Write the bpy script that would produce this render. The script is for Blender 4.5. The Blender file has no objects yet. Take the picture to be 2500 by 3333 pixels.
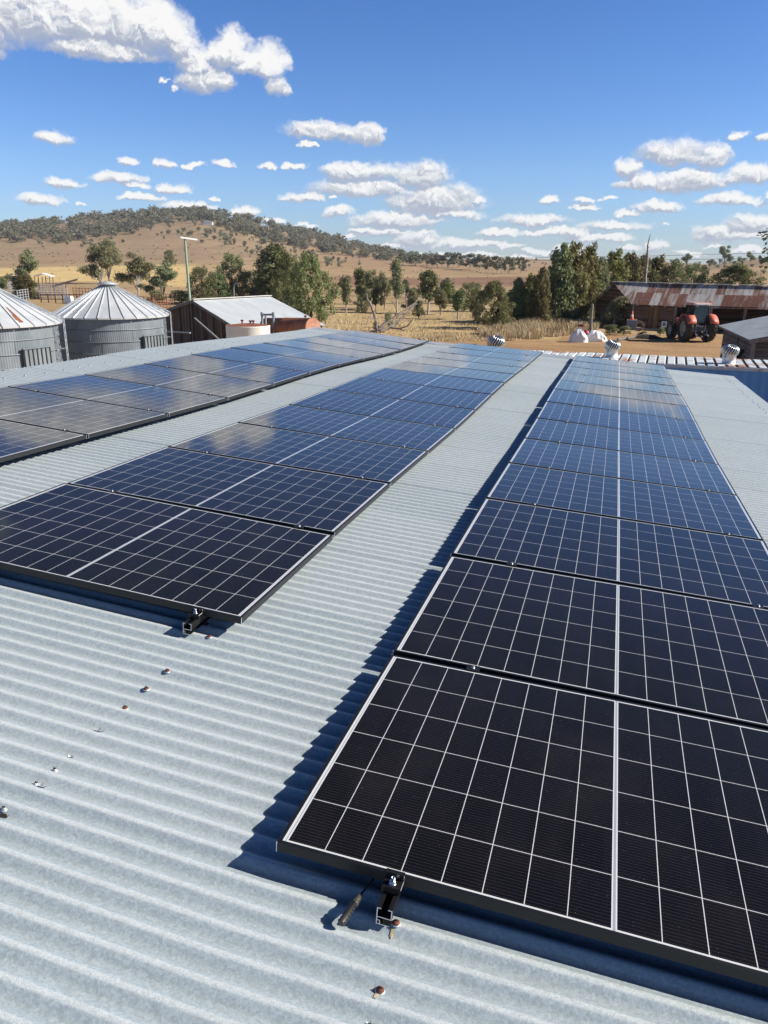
import bpy, math, random
import numpy as np
from mathutils import Vector, Matrix, Quaternion

# the view: a corrugated shed roof with three rows of solar panels, farm yard and hills beyond
EXPO, SUNE, SKYS, SKYSAT, SKYVAL, CLOUDS_STR = 0.68, 5.0, 0.058, 1.22, 1.0, 0.62
SKYTINT = [(.09, (.74, .98, 1.62)), (.16, (.88, 1.10, 1.62)), (.26, (.76, 1.00, 1.50)), (.36, (.52, .66, .96)), (.45, (.38, .46, .66)), (.80, (.27, .34, .50)), (1.0, (.26, .32, .47))]   # the clear sky deepens quickly above the horizon (position = (elevation + 10) / 100)
# cumulus clouds of the photograph, as x, y, half width, half height in photo pixels (turned into azimuth and elevation below)
CLOUDS = [(-60,50,330,130),(130,40,330,140),(330,60,260,140),(480,90,170,120),(330,150,240,66),(575,130,90,100),(645,195,95,85),(700,240,70,45),(735,170,110,80),(640,255,70,40),
 (760,130,60,45),(820,190,100,80),(880,200,55,50),(912,280,42,30),(528,258,20,14),(577,290,18,14),
 (173,445,72,23),(1060,420,150,27),(1190,432,62,34),(1002,469,24,14),(407,523,32,16),(540,527,55,18),(640,536,30,11),(727,533,40,12),(874,537,32,12),(957,539,35,12),
 (377,577,95,22),(445,604,45,10),(192,591,72,20),(561,608,52,20),(136,648,82,20),(467,642,85,15),(260,657,18,9),(610,667,90,20),(690,639,18,9),(271,705,30,10),(799,686,50,20),(880,724,40,14),(995,731,32,10),
 (1178,554,140,26),(1377,564,100,42),(1178,605,180,28),(1417,655,165,42),(1486,696,110,17),(979,638,70,18),(1074,641,18,8),(1099,686,62,20),(1307,713,165,25),(1238,753,100,20),(1357,773,85,28),
 (1551,646,27,12),(1790,643,39,14),(1899,648,45,9),(1904,670,55,13),(1984,644,26,7),(2143,666,92,22),(2038,693,45,12),(1735,713,130,22),(1616,753,80,17),(1994,733,120,18),(1805,753,130,17),(1954,773,120,16),(1477,793,100,20),(1546,788,110,13),(2133,798,40,18),(2043,803,40,9),(2158,728,15,5),
 (2193,490,130,38),(2312,499,80,36),(2043,540,55,24),(2083,585,85,26),(2232,584,170,34),(2441,564,110,28),(2411,441,34,18),(2495,441,25,20),(2372,648,112,22),(2500,633,30,12),(2342,758,95,26),(2441,723,90,30),(2441,763,110,22),(2441,812,70,14),(1755,815,60,11),
 (1290,800,70,8),(1395,826,60,7),(1560,822,90,8),(1660,796,60,9),(1850,800,70,9),(1905,828,60,7),(1700,838,80,6),(2240,820,60,8),(2330,800,50,8),(1180,745,45,8),(1130,770,40,7)]
# clouds outside the photograph's frame (azimuth, elevation, half sizes in degrees): they show in the panels
HZTOP, HZD = 82.0, 0.00011
EXTRA = [(-54,19,10,5.5),(-47,23,7,4),(-52,10,7,2.0),(-58,22,6,3),(-42,29,5,2.0),(-49,6,3,.8),(-43,12,3.5,1.2),(18,14,4,1.6),(22,9,6,1.4),(25,20,4,1.8),(19,5.5,4,.9)]

S = bpy.context.scene
COL = S.collection
R = math.radians
random.seed(7)
rng = np.random.default_rng(7)

# ------------------------------------------------------------------ camera model
# roof frame: u along the corrugations (right), v along the rows (away), w out of the roof
F, PW, PH = 2508.4, 2500.0, 3333.0
CAMR = np.array([0.66742, -1.58187, 1.49939])
HC = 5.3                                             # camera height over the yard
def _rot(a):
    a = np.array(a, float); th = np.linalg.norm(a); k = a/th
    K = np.array([[0, -k[2], k[1]], [k[2], 0, -k[0]], [-k[1], k[0], 0]])
    return np.eye(3)+math.sin(th)*K+(1-math.cos(th))*K@K
RC = _rot([0.29977, 0.27419, 0.10758]) @ np.array([[1, 0, 0], [0, 0, -1], [0, 1, 0]], float)
def _ray(x, y):
    d = RC.T @ np.array([(x-PW/2)/F, (y-PH/2)/F, 1.0]); return d/np.linalg.norm(d)
_pitch = math.atan((PH/2-860)/F)
UP = -_ray(1200, PH/2+F/math.tan(_pitch))
_yv = np.array([0, 1.0, 0])-UP[1]*UP; _yv /= np.linalg.norm(_yv)
RW = np.stack([np.cross(_yv, UP), _yv, UP])          # roof frame -> world axes
def rw(u, v, w):
    q = RW @ (np.array([u, v, w], float)-CAMR); return Vector((q[0], q[1], q[2]+HC))
def rdir(u, v, w): return Vector(RW @ np.array([u, v, w], float))
def dirw(x, y): return RW @ _ray(x, y)
def atz(x, y, z):
    d = dirw(x, y); t = (z-HC)/d[2]; return Vector((d[0]*t, d[1]*t, z))
def atD(x, y, D):
    d = dirw(x, y); t = D/math.hypot(d[0], d[1]); return Vector((d[0]*t, d[1]*t, HC+d[2]*t))
def topix(P):
    q = RC @ (RW.T @ np.array([P[0], P[1], P[2]-HC])); return PW/2+F*q[0]/q[2], PH/2+F*q[1]/q[2], q[2]

cd = bpy.data.cameras.new('camera'); cam = bpy.data.objects.new('camera', cd); COL.objects.link(cam)
M3 = RW @ RC.T                                       # camera axes in world
cm = Matrix(((M3[0][0], -M3[0][1], -M3[0][2], 0), (M3[1][0], -M3[1][1], -M3[1][2], 0), (M3[2][0], -M3[2][1], -M3[2][2], HC), (0, 0, 0, 1)))
cam.matrix_world = cm
cd.sensor_fit = 'VERTICAL'; cd.sensor_height = 36.0; cd.lens = 36.0*F/PH
cd.clip_start = 0.05; cd.clip_end = 20000
S.camera = cam

# ------------------------------------------------------------------ light and sky
S.view_settings.view_transform = 'Standard'; S.view_settings.look = 'None'
S.view_settings.exposure = EXPO; S.view_settings.gamma = 1.0; S.view_settings.use_curve_mapping = False
S.cycles.max_bounces = 5; S.cycles.diffuse_bounces = 2; S.cycles.glossy_bounces = 3
S.cycles.transmission_bounces = 3; S.cycles.transparent_max_bounces = 6
S.cycles.caustics_reflective = False; S.cycles.caustics_refractive = False
try: S.cycles.use_denoising = True
except Exception: pass
sd = rdir(0.127, 0.027, 0.094).normalized()
SUN_EL = math.asin(sd.z); SUN_AZ = math.atan2(sd.x, sd.y)
sl = bpy.data.lights.new('sun', 'SUN'); sl.energy = SUNE; sl.angle = R(0.53); sl.color = (1.0, 0.93, 0.82)
so = bpy.data.objects.new('sun', sl); COL.objects.link(so)
so.rotation_mode = 'QUATERNION'; so.rotation_quaternion = sd.to_track_quat('Z', 'Y'); so.location = (30, 0, 60)

W = bpy.data.worlds.new('World'); S.world = W; W.use_nodes = True
wt = W.node_tree; wt.nodes.clear()
class NT:
    def __init__(s, t): s.t = t
    def n(s, typ, **k):
        nd = s.t.nodes.new(typ)
        for a, b in k.items(): setattr(nd, a, b)
        return nd
    def l(s, a, b): s.t.links.new(a, b)
    def put(s, sock, v):
        if isinstance(v, (int, float)): sock.default_value = v
        elif isinstance(v, (tuple, list)):
            sock.default_value = tuple(v) if len(v) == len(sock.default_value) else tuple(v)+(1,)
        else: s.l(v, sock)
    def m(s, op, a, b=None, c=None, clamp=False):
        nd = s.n('ShaderNodeMath', operation=op); nd.use_clamp = clamp
        s.put(nd.inputs[0], a)
        if b is not None: s.put(nd.inputs[1], b)
        if c is not None: s.put(nd.inputs[2], c)
        return nd.outputs[0]
    def vm(s, op, a, b=None, c=None, out=0):
        nd = s.n('ShaderNodeVectorMath', operation=op); s.put(nd.inputs[0], a)
        if b is not None: s.put(nd.inputs[1], b)
        if c is not None: s.put(nd.inputs[2], c)
        return nd.outputs[out]
    def xyz(s, x=0, y=0, z=0):
        nd = s.n('ShaderNodeCombineXYZ'); s.put(nd.inputs[0], x); s.put(nd.inputs[1], y); s.put(nd.inputs[2], z); return nd.outputs[0]
    def sep(s, v):
        nd = s.n('ShaderNodeSeparateXYZ'); s.l(v, nd.inputs[0]); return nd.outputs
    def noise(s, vec, scale, detail=4, rough=.55, dist=0, out=0):
        nd = s.n('ShaderNodeTexNoise'); s.put(nd.inputs['Vector'], vec); nd.inputs['Scale'].default_value = scale
        nd.inputs['Detail'].default_value = detail; nd.inputs['Roughness'].default_value = rough; nd.inputs['Distortion'].default_value = dist
        return nd.outputs[out]
    def vor(s, vec, scale, out=1, feature='F1', rnd=1):
        nd = s.n('ShaderNodeTexVoronoi', feature=feature); s.put(nd.inputs['Vector'], vec); nd.inputs['Scale'].default_value = scale
        nd.inputs['Randomness'].default_value = rnd
        return nd.outputs[out]
    def mix(s, f, a, b, mode='MIX'):
        nd = s.n('ShaderNodeMix', data_type='RGBA', blend_type=mode); s.put(nd.inputs[0], f); s.put(nd.inputs[6], a); s.put(nd.inputs[7], b)
        return nd.outputs[2]
    def ramp(s, f, pts, interp='LINEAR'):
        nd = s.n('ShaderNodeValToRGB'); nd.color_ramp.interpolation = interp; s.put(nd.inputs[0], f); e = nd.color_ramp.elements
        while len(e) < len(pts): e.new(0.5)
        for el, (p_, c_) in zip(e, pts):
            el.position = p_; el.color = (c_, c_, c_, 1) if isinstance(c_, (int, float)) else tuple(c_)+(1,)
        return nd.outputs[0]
    def sm(s, v, a, b):
        nd = s.n('ShaderNodeMapRange', interpolation_type='SMOOTHSTEP'); s.put(nd.inputs[0], v)
        nd.inputs[1].default_value = a; nd.inputs[2].default_value = b; return nd.outputs[0]

# cumulus clouds: each is a soft ellipse of the sky given by azimuth and elevation (degrees), broken up by 3D noise
CL = CLOUDS
def azel(x, y):
    d = dirw(x, y); return math.degrees(math.atan2(d[0], d[1])), math.degrees(math.asin(d[2]))
blobs = []
for (x, y, hw, hh) in CL:
    a, e = azel(x, y)
    a2, _ = azel(x+hw*.5, y); a1, _ = azel(x-hw*.5, y); _, e2 = azel(x, y-hh*.5); _, e1 = azel(x, y+hh*.5)
    big = hh > 60
    blobs.append((a, e, abs(a2-a1)*(1.03 if big else 1.16), abs(e2-e1)*(1.05 if big else 1.85 if hh >= 24 else 1.5)))
blobs += EXTRA
T = NT(wt)
sky = T.n('ShaderNodeTexSky', sky_type='NISHITA'); sky.sun_disc = False
sky.sun_elevation = SUN_EL; sky.sun_rotation = SUN_AZ
sky.altitude = 300; sky.air_density = 1.0; sky.dust_density = 0.3; sky.ozone_density = 1.3
tc = T.n('ShaderNodeTexCoord'); dv = tc.outputs['Generated']
X, Y, Z = T.sep(dv)
AZ = T.m('MULTIPLY', T.m('ARCTAN2', X, Y), 57.29578); EL = T.m('MULTIPLY', T.m('ARCSINE', Z), 57.29578)
hsv = T.n('ShaderNodeHueSaturation'); T.l(sky.outputs[0], hsv.inputs['Color'])
hsv.inputs['Saturation'].default_value = SKYSAT; hsv.inputs['Value'].default_value = SKYVAL
bgs = T.n('ShaderNodeBackground'); T.l(T.mix(1.0, hsv.outputs[0], T.ramp(T.m('DIVIDE', T.m('ADD', EL, 10), 100.0), SKYTINT), 'MULTIPLY'), bgs.inputs[0]); bgs.inputs[1].default_value = SKYS
P0 = T.xyz(AZ, EL, 0)
def density_group(bl):
    """soft union of the blobs, broken up by noise, as one node group (P in, D out)"""
    g_ = bpy.data.node_groups.new('cloud_cover', 'ShaderNodeTree')
    g_.interface.new_socket('P', in_out='INPUT', socket_type='NodeSocketVector'); g_.interface.new_socket('D', in_out='OUTPUT', socket_type='NodeSocketFloat')
    G = NT(g_); P = G.n('NodeGroupInput').outputs[0]; acc = None
    for (a, e, ha, he) in bl:
        q = G.vm('MULTIPLY_ADD', P, (1/ha, 1/he, 0), (-a/ha, -(e-he*(.25 if he < 1.5 else 0))/he, 0))
        q = G.vm('MAXIMUM', q, G.vm('MULTIPLY', q, (-1, -1.8 if he < 1.5 else -1.15, 0)))      # flat bases
        g = G.m('SUBTRACT', 1.0, G.vm('DOT_PRODUCT', q, q, out=1), clamp=True)
        acc = g if acc is None else G.m('MAXIMUM', acc, g)
    nz = G.noise(P, 0.8, 6, .66, .4)
    out = G.n('NodeGroupOutput'); G.l(G.m('MULTIPLY_ADD', G.m('SUBTRACT', nz, .5), G.m('MULTIPLY_ADD', acc, 1.1, G.m('MINIMUM', G.m('MULTIPLY', acc, 3.2), .74)), acc), out.inputs[0])
    return g_
def density(P, g_):
    nd = T.n('ShaderNodeGroup'); nd.node_tree = g_; T.put(nd.inputs[0], P); return nd.outputs[0]
wa = T.noise(P0, .55, 5, .6, 0, out=1); wb = T.noise(T.vm('ADD', P0, (31, 7, 0)), 2.4, 5, .65, 0, out=1)
PWARP = T.vm('ADD', P0, T.vm('ADD', T.vm('MULTIPLY', T.vm('SUBTRACT', wa, (.5, .5, .5)), (2.6, 1.1, 0)), T.vm('MULTIPLY', T.vm('SUBTRACT', wb, (.5, .5, .5)), (.70, .50, 0))))
prev = bgs.outputs[0]
nb = 9
edges = [-62+i*(92/nb) for i in range(nb+1)]
for i in range(nb):
    lo, hi = edges[i], edges[i+1]
    for (el0, el1) in ((-2, 11.5), (11.5, 50)):
        bl = [b for b in blobs if b[0]+b[2]*1.1+1.3 > lo and b[0]-b[2]*1.1-1.3 < hi and b[1]+b[3]*1.1+1.2 > el0 and b[1]-b[3]*1.1-1.2 < el1]
        if not bl: continue
        gr = density_group(bl)
        D0 = density(PWARP, gr)
        D1 = density(T.vm('ADD', PWARP, (0.12, 0.26, 0)), gr)
        alpha = T.sm(D0, .0, .78)
        # tops and sunward sides are bright, bases grey: more cloud above or sunward means less light
        g1 = T.m('SUBTRACT', D0, D1)
        if el0 > 5:
            D2 = density(T.vm('ADD', PWARP, (0.5, 1.3, 0)), gr)
            g1 = T.m('ADD', T.m('MULTIPLY', g1, .9), T.m('MULTIPLY', T.m('SUBTRACT', D0, D2), .5))
        lit = T.sm(g1, -.22, .36)
        ccol = T.mix(lit, (0.44, 0.485, 0.59), (1.0, 0.99, 0.97))
        bgc = T.n('ShaderNodeBackground'); T.l(ccol, bgc.inputs[0]); bgc.inputs[1].default_value = CLOUDS_STR
        mx = T.n('ShaderNodeMixShader'); T.put(mx.inputs[0], T.m('MULTIPLY', alpha, .96)); T.l(bgs.outputs[0], mx.inputs[1]); T.l(bgc.outputs[0], mx.inputs[2])
        inz = T.m('MULTIPLY', T.m('MULTIPLY', T.m('GREATER_THAN', AZ, lo), T.m('LESS_THAN', AZ, hi)), T.m('MULTIPLY', T.m('GREATER_THAN', EL, el0), T.m('LESS_THAN', EL, el1)))
        sw = T.n('ShaderNodeMixShader'); T.put(sw.inputs[0], inz); T.l(prev, sw.inputs[1]); T.l(mx.outputs[0], sw.inputs[2])
        prev = sw.outputs[0]
wo = T.n('ShaderNodeOutputWorld'); T.l(prev, wo.inputs[0])
W.cycles.sampling_method = 'MANUAL'; W.cycles.sample_map_resolution = 512

# ------------------------------------------------------------------ helpers
class MB:
    """collects faces; build() links them as one mesh object"""
    def __init__(s): s.v = []; s.f = []; s.mi = []; s.sm = []; s.m = 0; s.smooth = False
    def add(s, vs, fs, mat=None, smooth=None):
        o = len(s.v); s.v += [tuple(a) for a in vs]
        for f in fs:
            s.f.append([i+o for i in f]); s.mi.append(s.m if mat is None else mat); s.sm.append(s.smooth if smooth is None else smooth)
        return s
    def quad(s, a, b, c, d, mat=None): return s.add([a, b, c, d], [(0, 1, 2, 3)], mat)
    def box(s, c, d, mat=None, rot=None, top=1.0):
        hx, hy, hz = d[0]/2, d[1]/2, d[2]/2
        vs = [Vector((x*hx*(top if z > 0 else 1), y*hy*(top if z > 0 else 1), z*hz)) for z in (-1, 1) for x, y in ((-1, -1), (1, -1), (1, 1), (-1, 1))]
        if rot is not None: vs = [rot @ v for v in vs]
        c = Vector(c)
        return s.add([v+c for v in vs], [(3, 2, 1, 0), (4, 5, 6, 7), (0, 1, 5, 4), (1, 2, 6, 5), (2, 3, 7, 6), (3, 0, 4, 7)], mat)
    def hexa(s, p, mat=None):           # 8 corners: bottom four, top four
        return s.add(p, [(3, 2, 1, 0), (4, 5, 6, 7), (0, 1, 5, 4), (1, 2, 6, 5), (2, 3, 7, 6), (3, 0, 4, 7)], mat)
    def beam(s, a, b, w, h, mat=None, up=(0, 0, 1)):
        a, b = Vector(a), Vector(b); d = (b-a).normalized(); x = d.cross(Vector(up))
        if x.length < 1e-4: x = d.cross(Vector((1, 0, 0)))
        x.normalize(); y = x.cross(d); x = x*w/2; y = y*h/2
        return s.hexa([a-x-y, a+x-y, b+x-y, b-x-y, a-x+y, a+x+y, b+x+y, b-x+y], mat)
    def tube(s, pts, rad, n=8, mat=None, cap=True):
        pts = [Vector(p) for p in pts]
        if not isinstance(rad, (list, tuple)): rad = [rad]*len(pts)
        rings = []; px = None
        for i, p in enumerate(pts):
            d = (pts[min(i+1, len(pts)-1)]-pts[max(i-1, 0)]).normalized()
            x = d.orthogonal().normalized() if px is None else (px-d*px.dot(d)).normalized()
            px = x; y = d.cross(x)
            rings.append([p+(x*math.cos(t)+y*math.sin(t))*rad[i] for t in [2*math.pi*k/n for k in range(n)]])
        vs = [v for r_ in rings for v in r_]; fs = []
        for i in range(len(rings)-1):
            for k in range(n):
                k2 = (k+1) % n; fs.append((i*n+k, i*n+k2, (i+1)*n+k2, (i+1)*n+k))
        s.add(vs, fs, mat, True)
        if cap: s.add(vs, [list(range(n))[::-1], [(len(rings)-1)*n+k for k in range(n)]], mat, False)
        return s
    def lathe(s, prof, n=32, c=(0, 0, 0), mat=None, smooth=True, wob=None):
        c = Vector(c); vs = []; fs = []
        for (r_, z) in prof:
            for k in range(n):
                t = 2*math.pi*k/n; vs.append(c+Vector((r_*math.cos(t), r_*math.sin(t), z)))
        for i in range(len(prof)-1):
            for k in range(n):
                k2 = (k+1) % n; fs.append((i*n+k, i*n+k2, (i+1)*n+k2, (i+1)*n+k))
        return s.add(vs, fs, mat, smooth)
    def disc(s, c, r_, n=24, nrm=(0, 0, 1), mat=None):
        nrm = Vector(nrm).normalized(); x = nrm.orthogonal().normalized(); y = nrm.cross(x); c = Vector(c)
        return s.add([c+(x*math.cos(2*math.pi*k/n)+y*math.sin(2*math.pi*k/n))*r_ for k in range(n)], [list(range(n))], mat, False)
    def extr(s, poly, d, mat=None):     # planar polygon of 3D points pushed along d
        n = len(poly); a = [Vector(p) for p in poly]; b = [p+Vector(d) for p in a]
        return s.add(a+b, [list(range(n))[::-1], list(range(n, 2*n))]+[(i, (i+1) % n, n+(i+1) % n, n+i) for i in range(n)], mat, False)
    def build(s, name, mats, parent=None, bevel=0, **kw):
        me = bpy.data.meshes.new(name); me.from_pydata(s.v, [], s.f)
        if not isinstance(mats, (list, tuple)): mats = [mats]
        for m_ in mats: me.materials.append(m_)
        me.polygons.foreach_set('material_index', s.mi); me.polygons.foreach_set('use_smooth', s.sm)
        me.update()
        o = bpy.data.objects.new(name, me); COL.objects.link(o)
        if parent is not None: o.parent = parent
        if bevel:
            b = o.modifiers.new('bevel', 'BEVEL'); b.width = bevel; b.segments = 2; b.limit_method = 'ANGLE'
        for k_, v_ in kw.items(): o[k_] = v_
        return o
def tag(o, label=None, cat=None, group=None, kind=None):
    if label: o['label'] = label
    if cat: o['category'] = cat
    if group: o['group'] = group
    if kind: o['kind'] = kind
    return o
def thing(name, label, cat, loc=(0, 0, 0), rz=0, group=None, matrix=None):
    o = bpy.data.objects.new(name, None); o.empty_display_size = .2; COL.objects.link(o)
    if matrix is not None: o.matrix_world = matrix
    else:
        o.location = loc; o.rotation_euler = (0, 0, rz)
    return tag(o, label, cat, group)
def copy_tree(o, parent=None):
    kids = [c for c in bpy.data.objects if c.parent is o]
    c = o.copy(); COL.objects.link(c)
    if parent is not None: c.parent = parent
    for k in kids: copy_tree(k, c)
    return c
def frame(o, x, y, z):
    return Matrix(((x.x, y.x, z.x, o.x), (x.y, y.y, z.y, o.y), (x.z, y.z, z.z, o.z), (0, 0, 0, 1)))

# ------------------------------------------------------------------ materials
def mat(name, col=(.5, .5, .5), rough=.6, metal=0, spec=.5, fn=None):
    m_ = bpy.data.materials.new(name); m_.use_nodes = True
    b = m_.node_tree.nodes['Principled BSDF']; t = NT(m_.node_tree)
    b.inputs['Base Color'].default_value = tuple(col)+(1,); b.inputs['Roughness'].default_value = rough
    b.inputs['Metallic'].default_value = metal; b.inputs['Specular IOR Level'].default_value = spec
    if fn: fn(t, b)
    return m_
def obj(t): return t.n('ShaderNodeTexCoord').outputs['Object']
def bump(t, b, h, strength=.3, dist=.01):
    nd = t.n('ShaderNodeBump'); nd.inputs['Strength'].default_value = strength; nd.inputs['Distance'].default_value = dist
    t.l(h, nd.inputs['Height']); t.l(nd.outputs[0], b.inputs['Normal'])
def varied(name, c1, c2, scale=3, rough=.7, metal=0, detail=5, bmp=0, stretch=(1, 1, 1), spec=.4, lo=.3, hi=.7, c3=None, s3=.7, t3=(.58, .66)):
    def fn(t, b):
        v = t.vm('MULTIPLY', obj(t), stretch)
        n1 = t.noise(v, scale, detail, .6)
        c = t.mix(t.sm(n1, lo, hi), c1, c2)
        if c3 is not None: c = t.mix(t.sm(t.noise(v, s3, 6, .65), *t3), c, c3)
        t.l(c, b.inputs['Base Color'])
        if bmp: bump(t, b, n1, .6, bmp)
    return mat(name, c1, rough, metal, spec, fn)

def _galv(t, b):
    v = obj(t)
    cell = t.sep(t.vor(v, 120, out=1))
    cell2 = t.sep(t.vor(t.vm('ADD', v, (3.1, 1.7, 0)), 260, out=1))
    big = t.noise(v, .9, 5, .6); fine = t.noise(v, 420, 2, .5)
    k = t.m('ADD', t.m('MULTIPLY', cell[0], .18), t.m('MULTIPLY', cell2[0], .20))
    k = t.m('ADD', k, t.m('MULTIPLY', big, .15)); k = t.m('ADD', k, t.m('MULTIPLY', fine, .12))
    col = t.mix(t.sm(k, .12, .62), GALV0, GALV1)
    # corrugation tones: darker troughs; crests carry painted sun glints along with powdery white wear
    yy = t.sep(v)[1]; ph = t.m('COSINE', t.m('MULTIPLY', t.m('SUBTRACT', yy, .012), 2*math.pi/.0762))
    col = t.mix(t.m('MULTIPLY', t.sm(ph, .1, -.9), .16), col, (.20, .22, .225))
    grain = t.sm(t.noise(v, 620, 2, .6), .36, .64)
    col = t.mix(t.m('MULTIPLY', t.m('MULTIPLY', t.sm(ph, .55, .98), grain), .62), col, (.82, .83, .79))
    # whole sheets of the roof differ a little in age
    x, y, z = t.sep(v)
    sheet = t.n('ShaderNodeTexWhiteNoise', noise_dimensions='1D'); t.put(sheet.inputs['W'], t.m('FLOOR', t.m('DIVIDE', y, .762)))
    col = t.mix(t.m('MULTIPLY', sheet.outputs[0], .16), col, (.62, .66, .66))
    dirt = t.sm(t.noise(t.vm('MULTIPLY', v, (1, 2.2, 1)), 2.3, 8, .7), .66, .8)
    col = t.mix(t.m('MULTIPLY', dirt, .45), col, (.36, .28, .18))
    t.l(col, b.inputs['Base Color'])
    t.l(t.m('MULTIPLY_ADD', cell[1], .16, .36), b.inputs['Roughness'])
    h = t.m('ADD', t.m('MULTIPLY', fine, .5), t.m('MULTIPLY', cell[2], .5))
    bump(t, b, h, .22, .0012)
GALV0, GALV1 = (.285, .342, .376), (.465, .548, .588)
M = {}
M['galv'] = mat('galvanised_iron', (.5, .52, .54), .42, .12, .4, _galv)
M['black_alu'] = mat('black_anodised', (.010, .010, .012), .42, .2, .5)
M['seam'] = mat('bare_aluminium', (.8, .8, .8), .35, .6)
M['rail'] = mat('black_rail', (.012, .012, .013), .36, .2, .5)
M['clamp_bolt'] = mat('dull_bolt', (.30, .30, .31), .45, .8)
M['steel'] = mat('bright_steel', (.62, .63, .65), .25, 1.0)
M['galvplain'] = varied('plain_zinc', (.42, .45, .47), (.56, .59, .60), 2.5, .42, .4)

def _cells(t, b):
    # object space of the glass: x 0..1.762 along the panel, y 0..1.134 across, half cut cells 16 x 6
    x, y, z = t.sep(obj(t))
    half = t.m('GREATER_THAN', x, .881)
    xx = t.m('SUBTRACT', x, t.m('MULTIPLY_ADD', half, .8625, .0245))     # inside a half: 0..0.849
    cx, cy = .8505/8, 1.101/6
    yy = t.m('SUBTRACT', y, .0165)
    fx = t.m('FRACT', t.m('DIVIDE', xx, cx)); fy = t.m('FRACT', t.m('DIVIDE', yy, cy))
    ex = t.m('MULTIPLY', t.m('MINIMUM', fx, t.m('SUBTRACT', 1, fx)), cx)
    ey = t.m('MULTIPLY', t.m('MINIMUM', fy, t.m('SUBTRACT', 1, fy)), cy)
    gap = t.m('MAXIMUM', t.m('LESS_THAN', ex, .0011), t.m('LESS_THAN', ey, .0011))
    out = t.m('MAXIMUM', t.m('MAXIMUM', t.m('LESS_THAN', xx, 0), t.m('GREATER_THAN', xx, .8505)), t.m('MAXIMUM', t.m('LESS_THAN', yy, 0), t.m('GREATER_THAN', yy, 1.101)))
    white = t.m('MAXIMUM', gap, out)
    # ribbons in the middle and along both ends
    rib = t.m('LESS_THAN', t.m('ABSOLUTE', t.m('SUBTRACT', x, .881)), .0034)
    rib = t.m('MAXIMUM', rib, t.m('LESS_THAN', t.m('ABSOLUTE', t.m('SUBTRACT', x, .0195)), .0016))
    rib = t.m('MAXIMUM', rib, t.m('LESS_THAN', t.m('ABSOLUTE', t.m('SUBTRACT', x, 1.7425)), .0016))
    # busbar wires
    fb = t.m('FRACT', t.m('DIVIDE', yy, cy/16)); wire = t.m('LESS_THAN', t.m('ABSOLUTE', t.m('SUBTRACT', fb, .5)), .028)
    cid = t.n('ShaderNodeTexWhiteNoise', noise_dimensions='3D')
    oi = t.n('ShaderNodeObjectInfo')
    t.put(cid.inputs['Vector'], t.xyz(t.m('FLOOR', t.m('DIVIDE', x, cx)), t.m('FLOOR', t.m('DIVIDE', yy, cy)), t.m('MULTIPLY', oi.outputs['Random'], 50)))
    cell = t.mix(cid.outputs[0], (.0026, .0026, .0036), (.0046, .0045, .0062))
    cell = t.mix(t.m('MULTIPLY', wire, .42), cell, (.13, .105, .085))
    col = t.mix(white, cell, (.56, .57, .58))
    col = t.mix(t.m('MULTIPLY', rib, .85), col, (.22, .255, .32))
    spk = t.m('GREATER_THAN', t.noise(t.vm('ADD', obj(t), t.xyz(t.m('MULTIPLY', oi.outputs['Random'], 9), 0, 0)), 260, 1, .5), .80)
    col = t.mix(t.m('MULTIPLY', spk, .5), col, (.5, .48, .44))
    t.l(col, b.inputs['Base Color'])
    dust = t.noise(t.vm('ADD', obj(t), t.xyz(0, t.m('MULTIPLY', oi.outputs['Random'], 20), 0)), 3.0, 6, .65)
    col = t.mix(t.m('MULTIPLY', t.sm(dust, .42, .8), .014), col, (.40, .34, .27)); t.l(col, b.inputs['Base Color'])
    t.l(t.m('MULTIPLY_ADD', dust, .05, .035), b.inputs['Roughness'])
    b.inputs['Sheen Weight'].default_value = .02
M['cells'] = mat('solar_cells_under_glass', (.005, .005, .01), .05, 0, .28, _cells)

M['rusty_screw'] = varied('rusted_screw', (.10, .035, .022), (.20, .075, .04), 90, .7, .2)
M['screwgrey'] = mat('zinc_screw', (.30, .31, .32), .5, .5)
M['dark'] = mat('dark_void', (.012, .011, .010), .9)
M['dust_stain'] = varied('rust_streak', (.46, .42, .32), (.40, .33, .20), 60, .8)
M['plastic_black'] = mat('black_plastic', (.045, .042, .038), .45)
def planks(name, c1, c2, axis, width, rough=.85):
    def fn(t, b):
        v = obj(t); s_ = t.sep(v); a = s_[axis]
        q = t.m('DIVIDE', a, width); idx = t.m('FLOOR', q); fr = t.m('FRACT', q)
        wn = t.n('ShaderNodeTexWhiteNoise', noise_dimensions='1D'); t.put(wn.inputs['W'], idx)
        st = [7, 7, 7]; st[{0: 2, 2: 0}[axis]] = .55 if axis == 2 else .7
        if axis == 2: st[1] = .55
        gr = t.noise(t.vm('ADD', t.vm('MULTIPLY', v, st), t.xyz(0, 0, t.m('MULTIPLY', idx, 3.7))), 1.6, 6, .65)
        c = t.mix(t.sm(t.m('ADD', t.m('MULTIPLY', wn.outputs[0], .45), gr), .42, 1.0), c1, c2)
        edge = t.m('LESS_THAN', t.m('MINIMUM', fr, t.m('SUBTRACT', 1, fr)), .045)
        c = t.mix(edge, c, (.01, .008, .006))
        t.l(c, b.inputs['Base Color']); bump(t, b, t.m('SUBTRACT', gr, edge), .5, .01)
    return mat(name, c1, rough, 0, .2, fn)
M['dark_planks'] = planks('dark_vertical_boards', (.030, .017, .011), (.22, .14, .09), 0, .19)
M['barn_planks'] = planks('dark_weatherboards', (.05, .028, .018), (.21, .125, .078), 2, .17)
M['grey_planks'] = planks('grey_weatherboards', (.035, .029, .025), (.17, .145, .125), 2, .2)
M['door_planks'] = planks('brown_door_boards', (.15, .075, .03), (.29, .165, .075), 0, .22)
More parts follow.
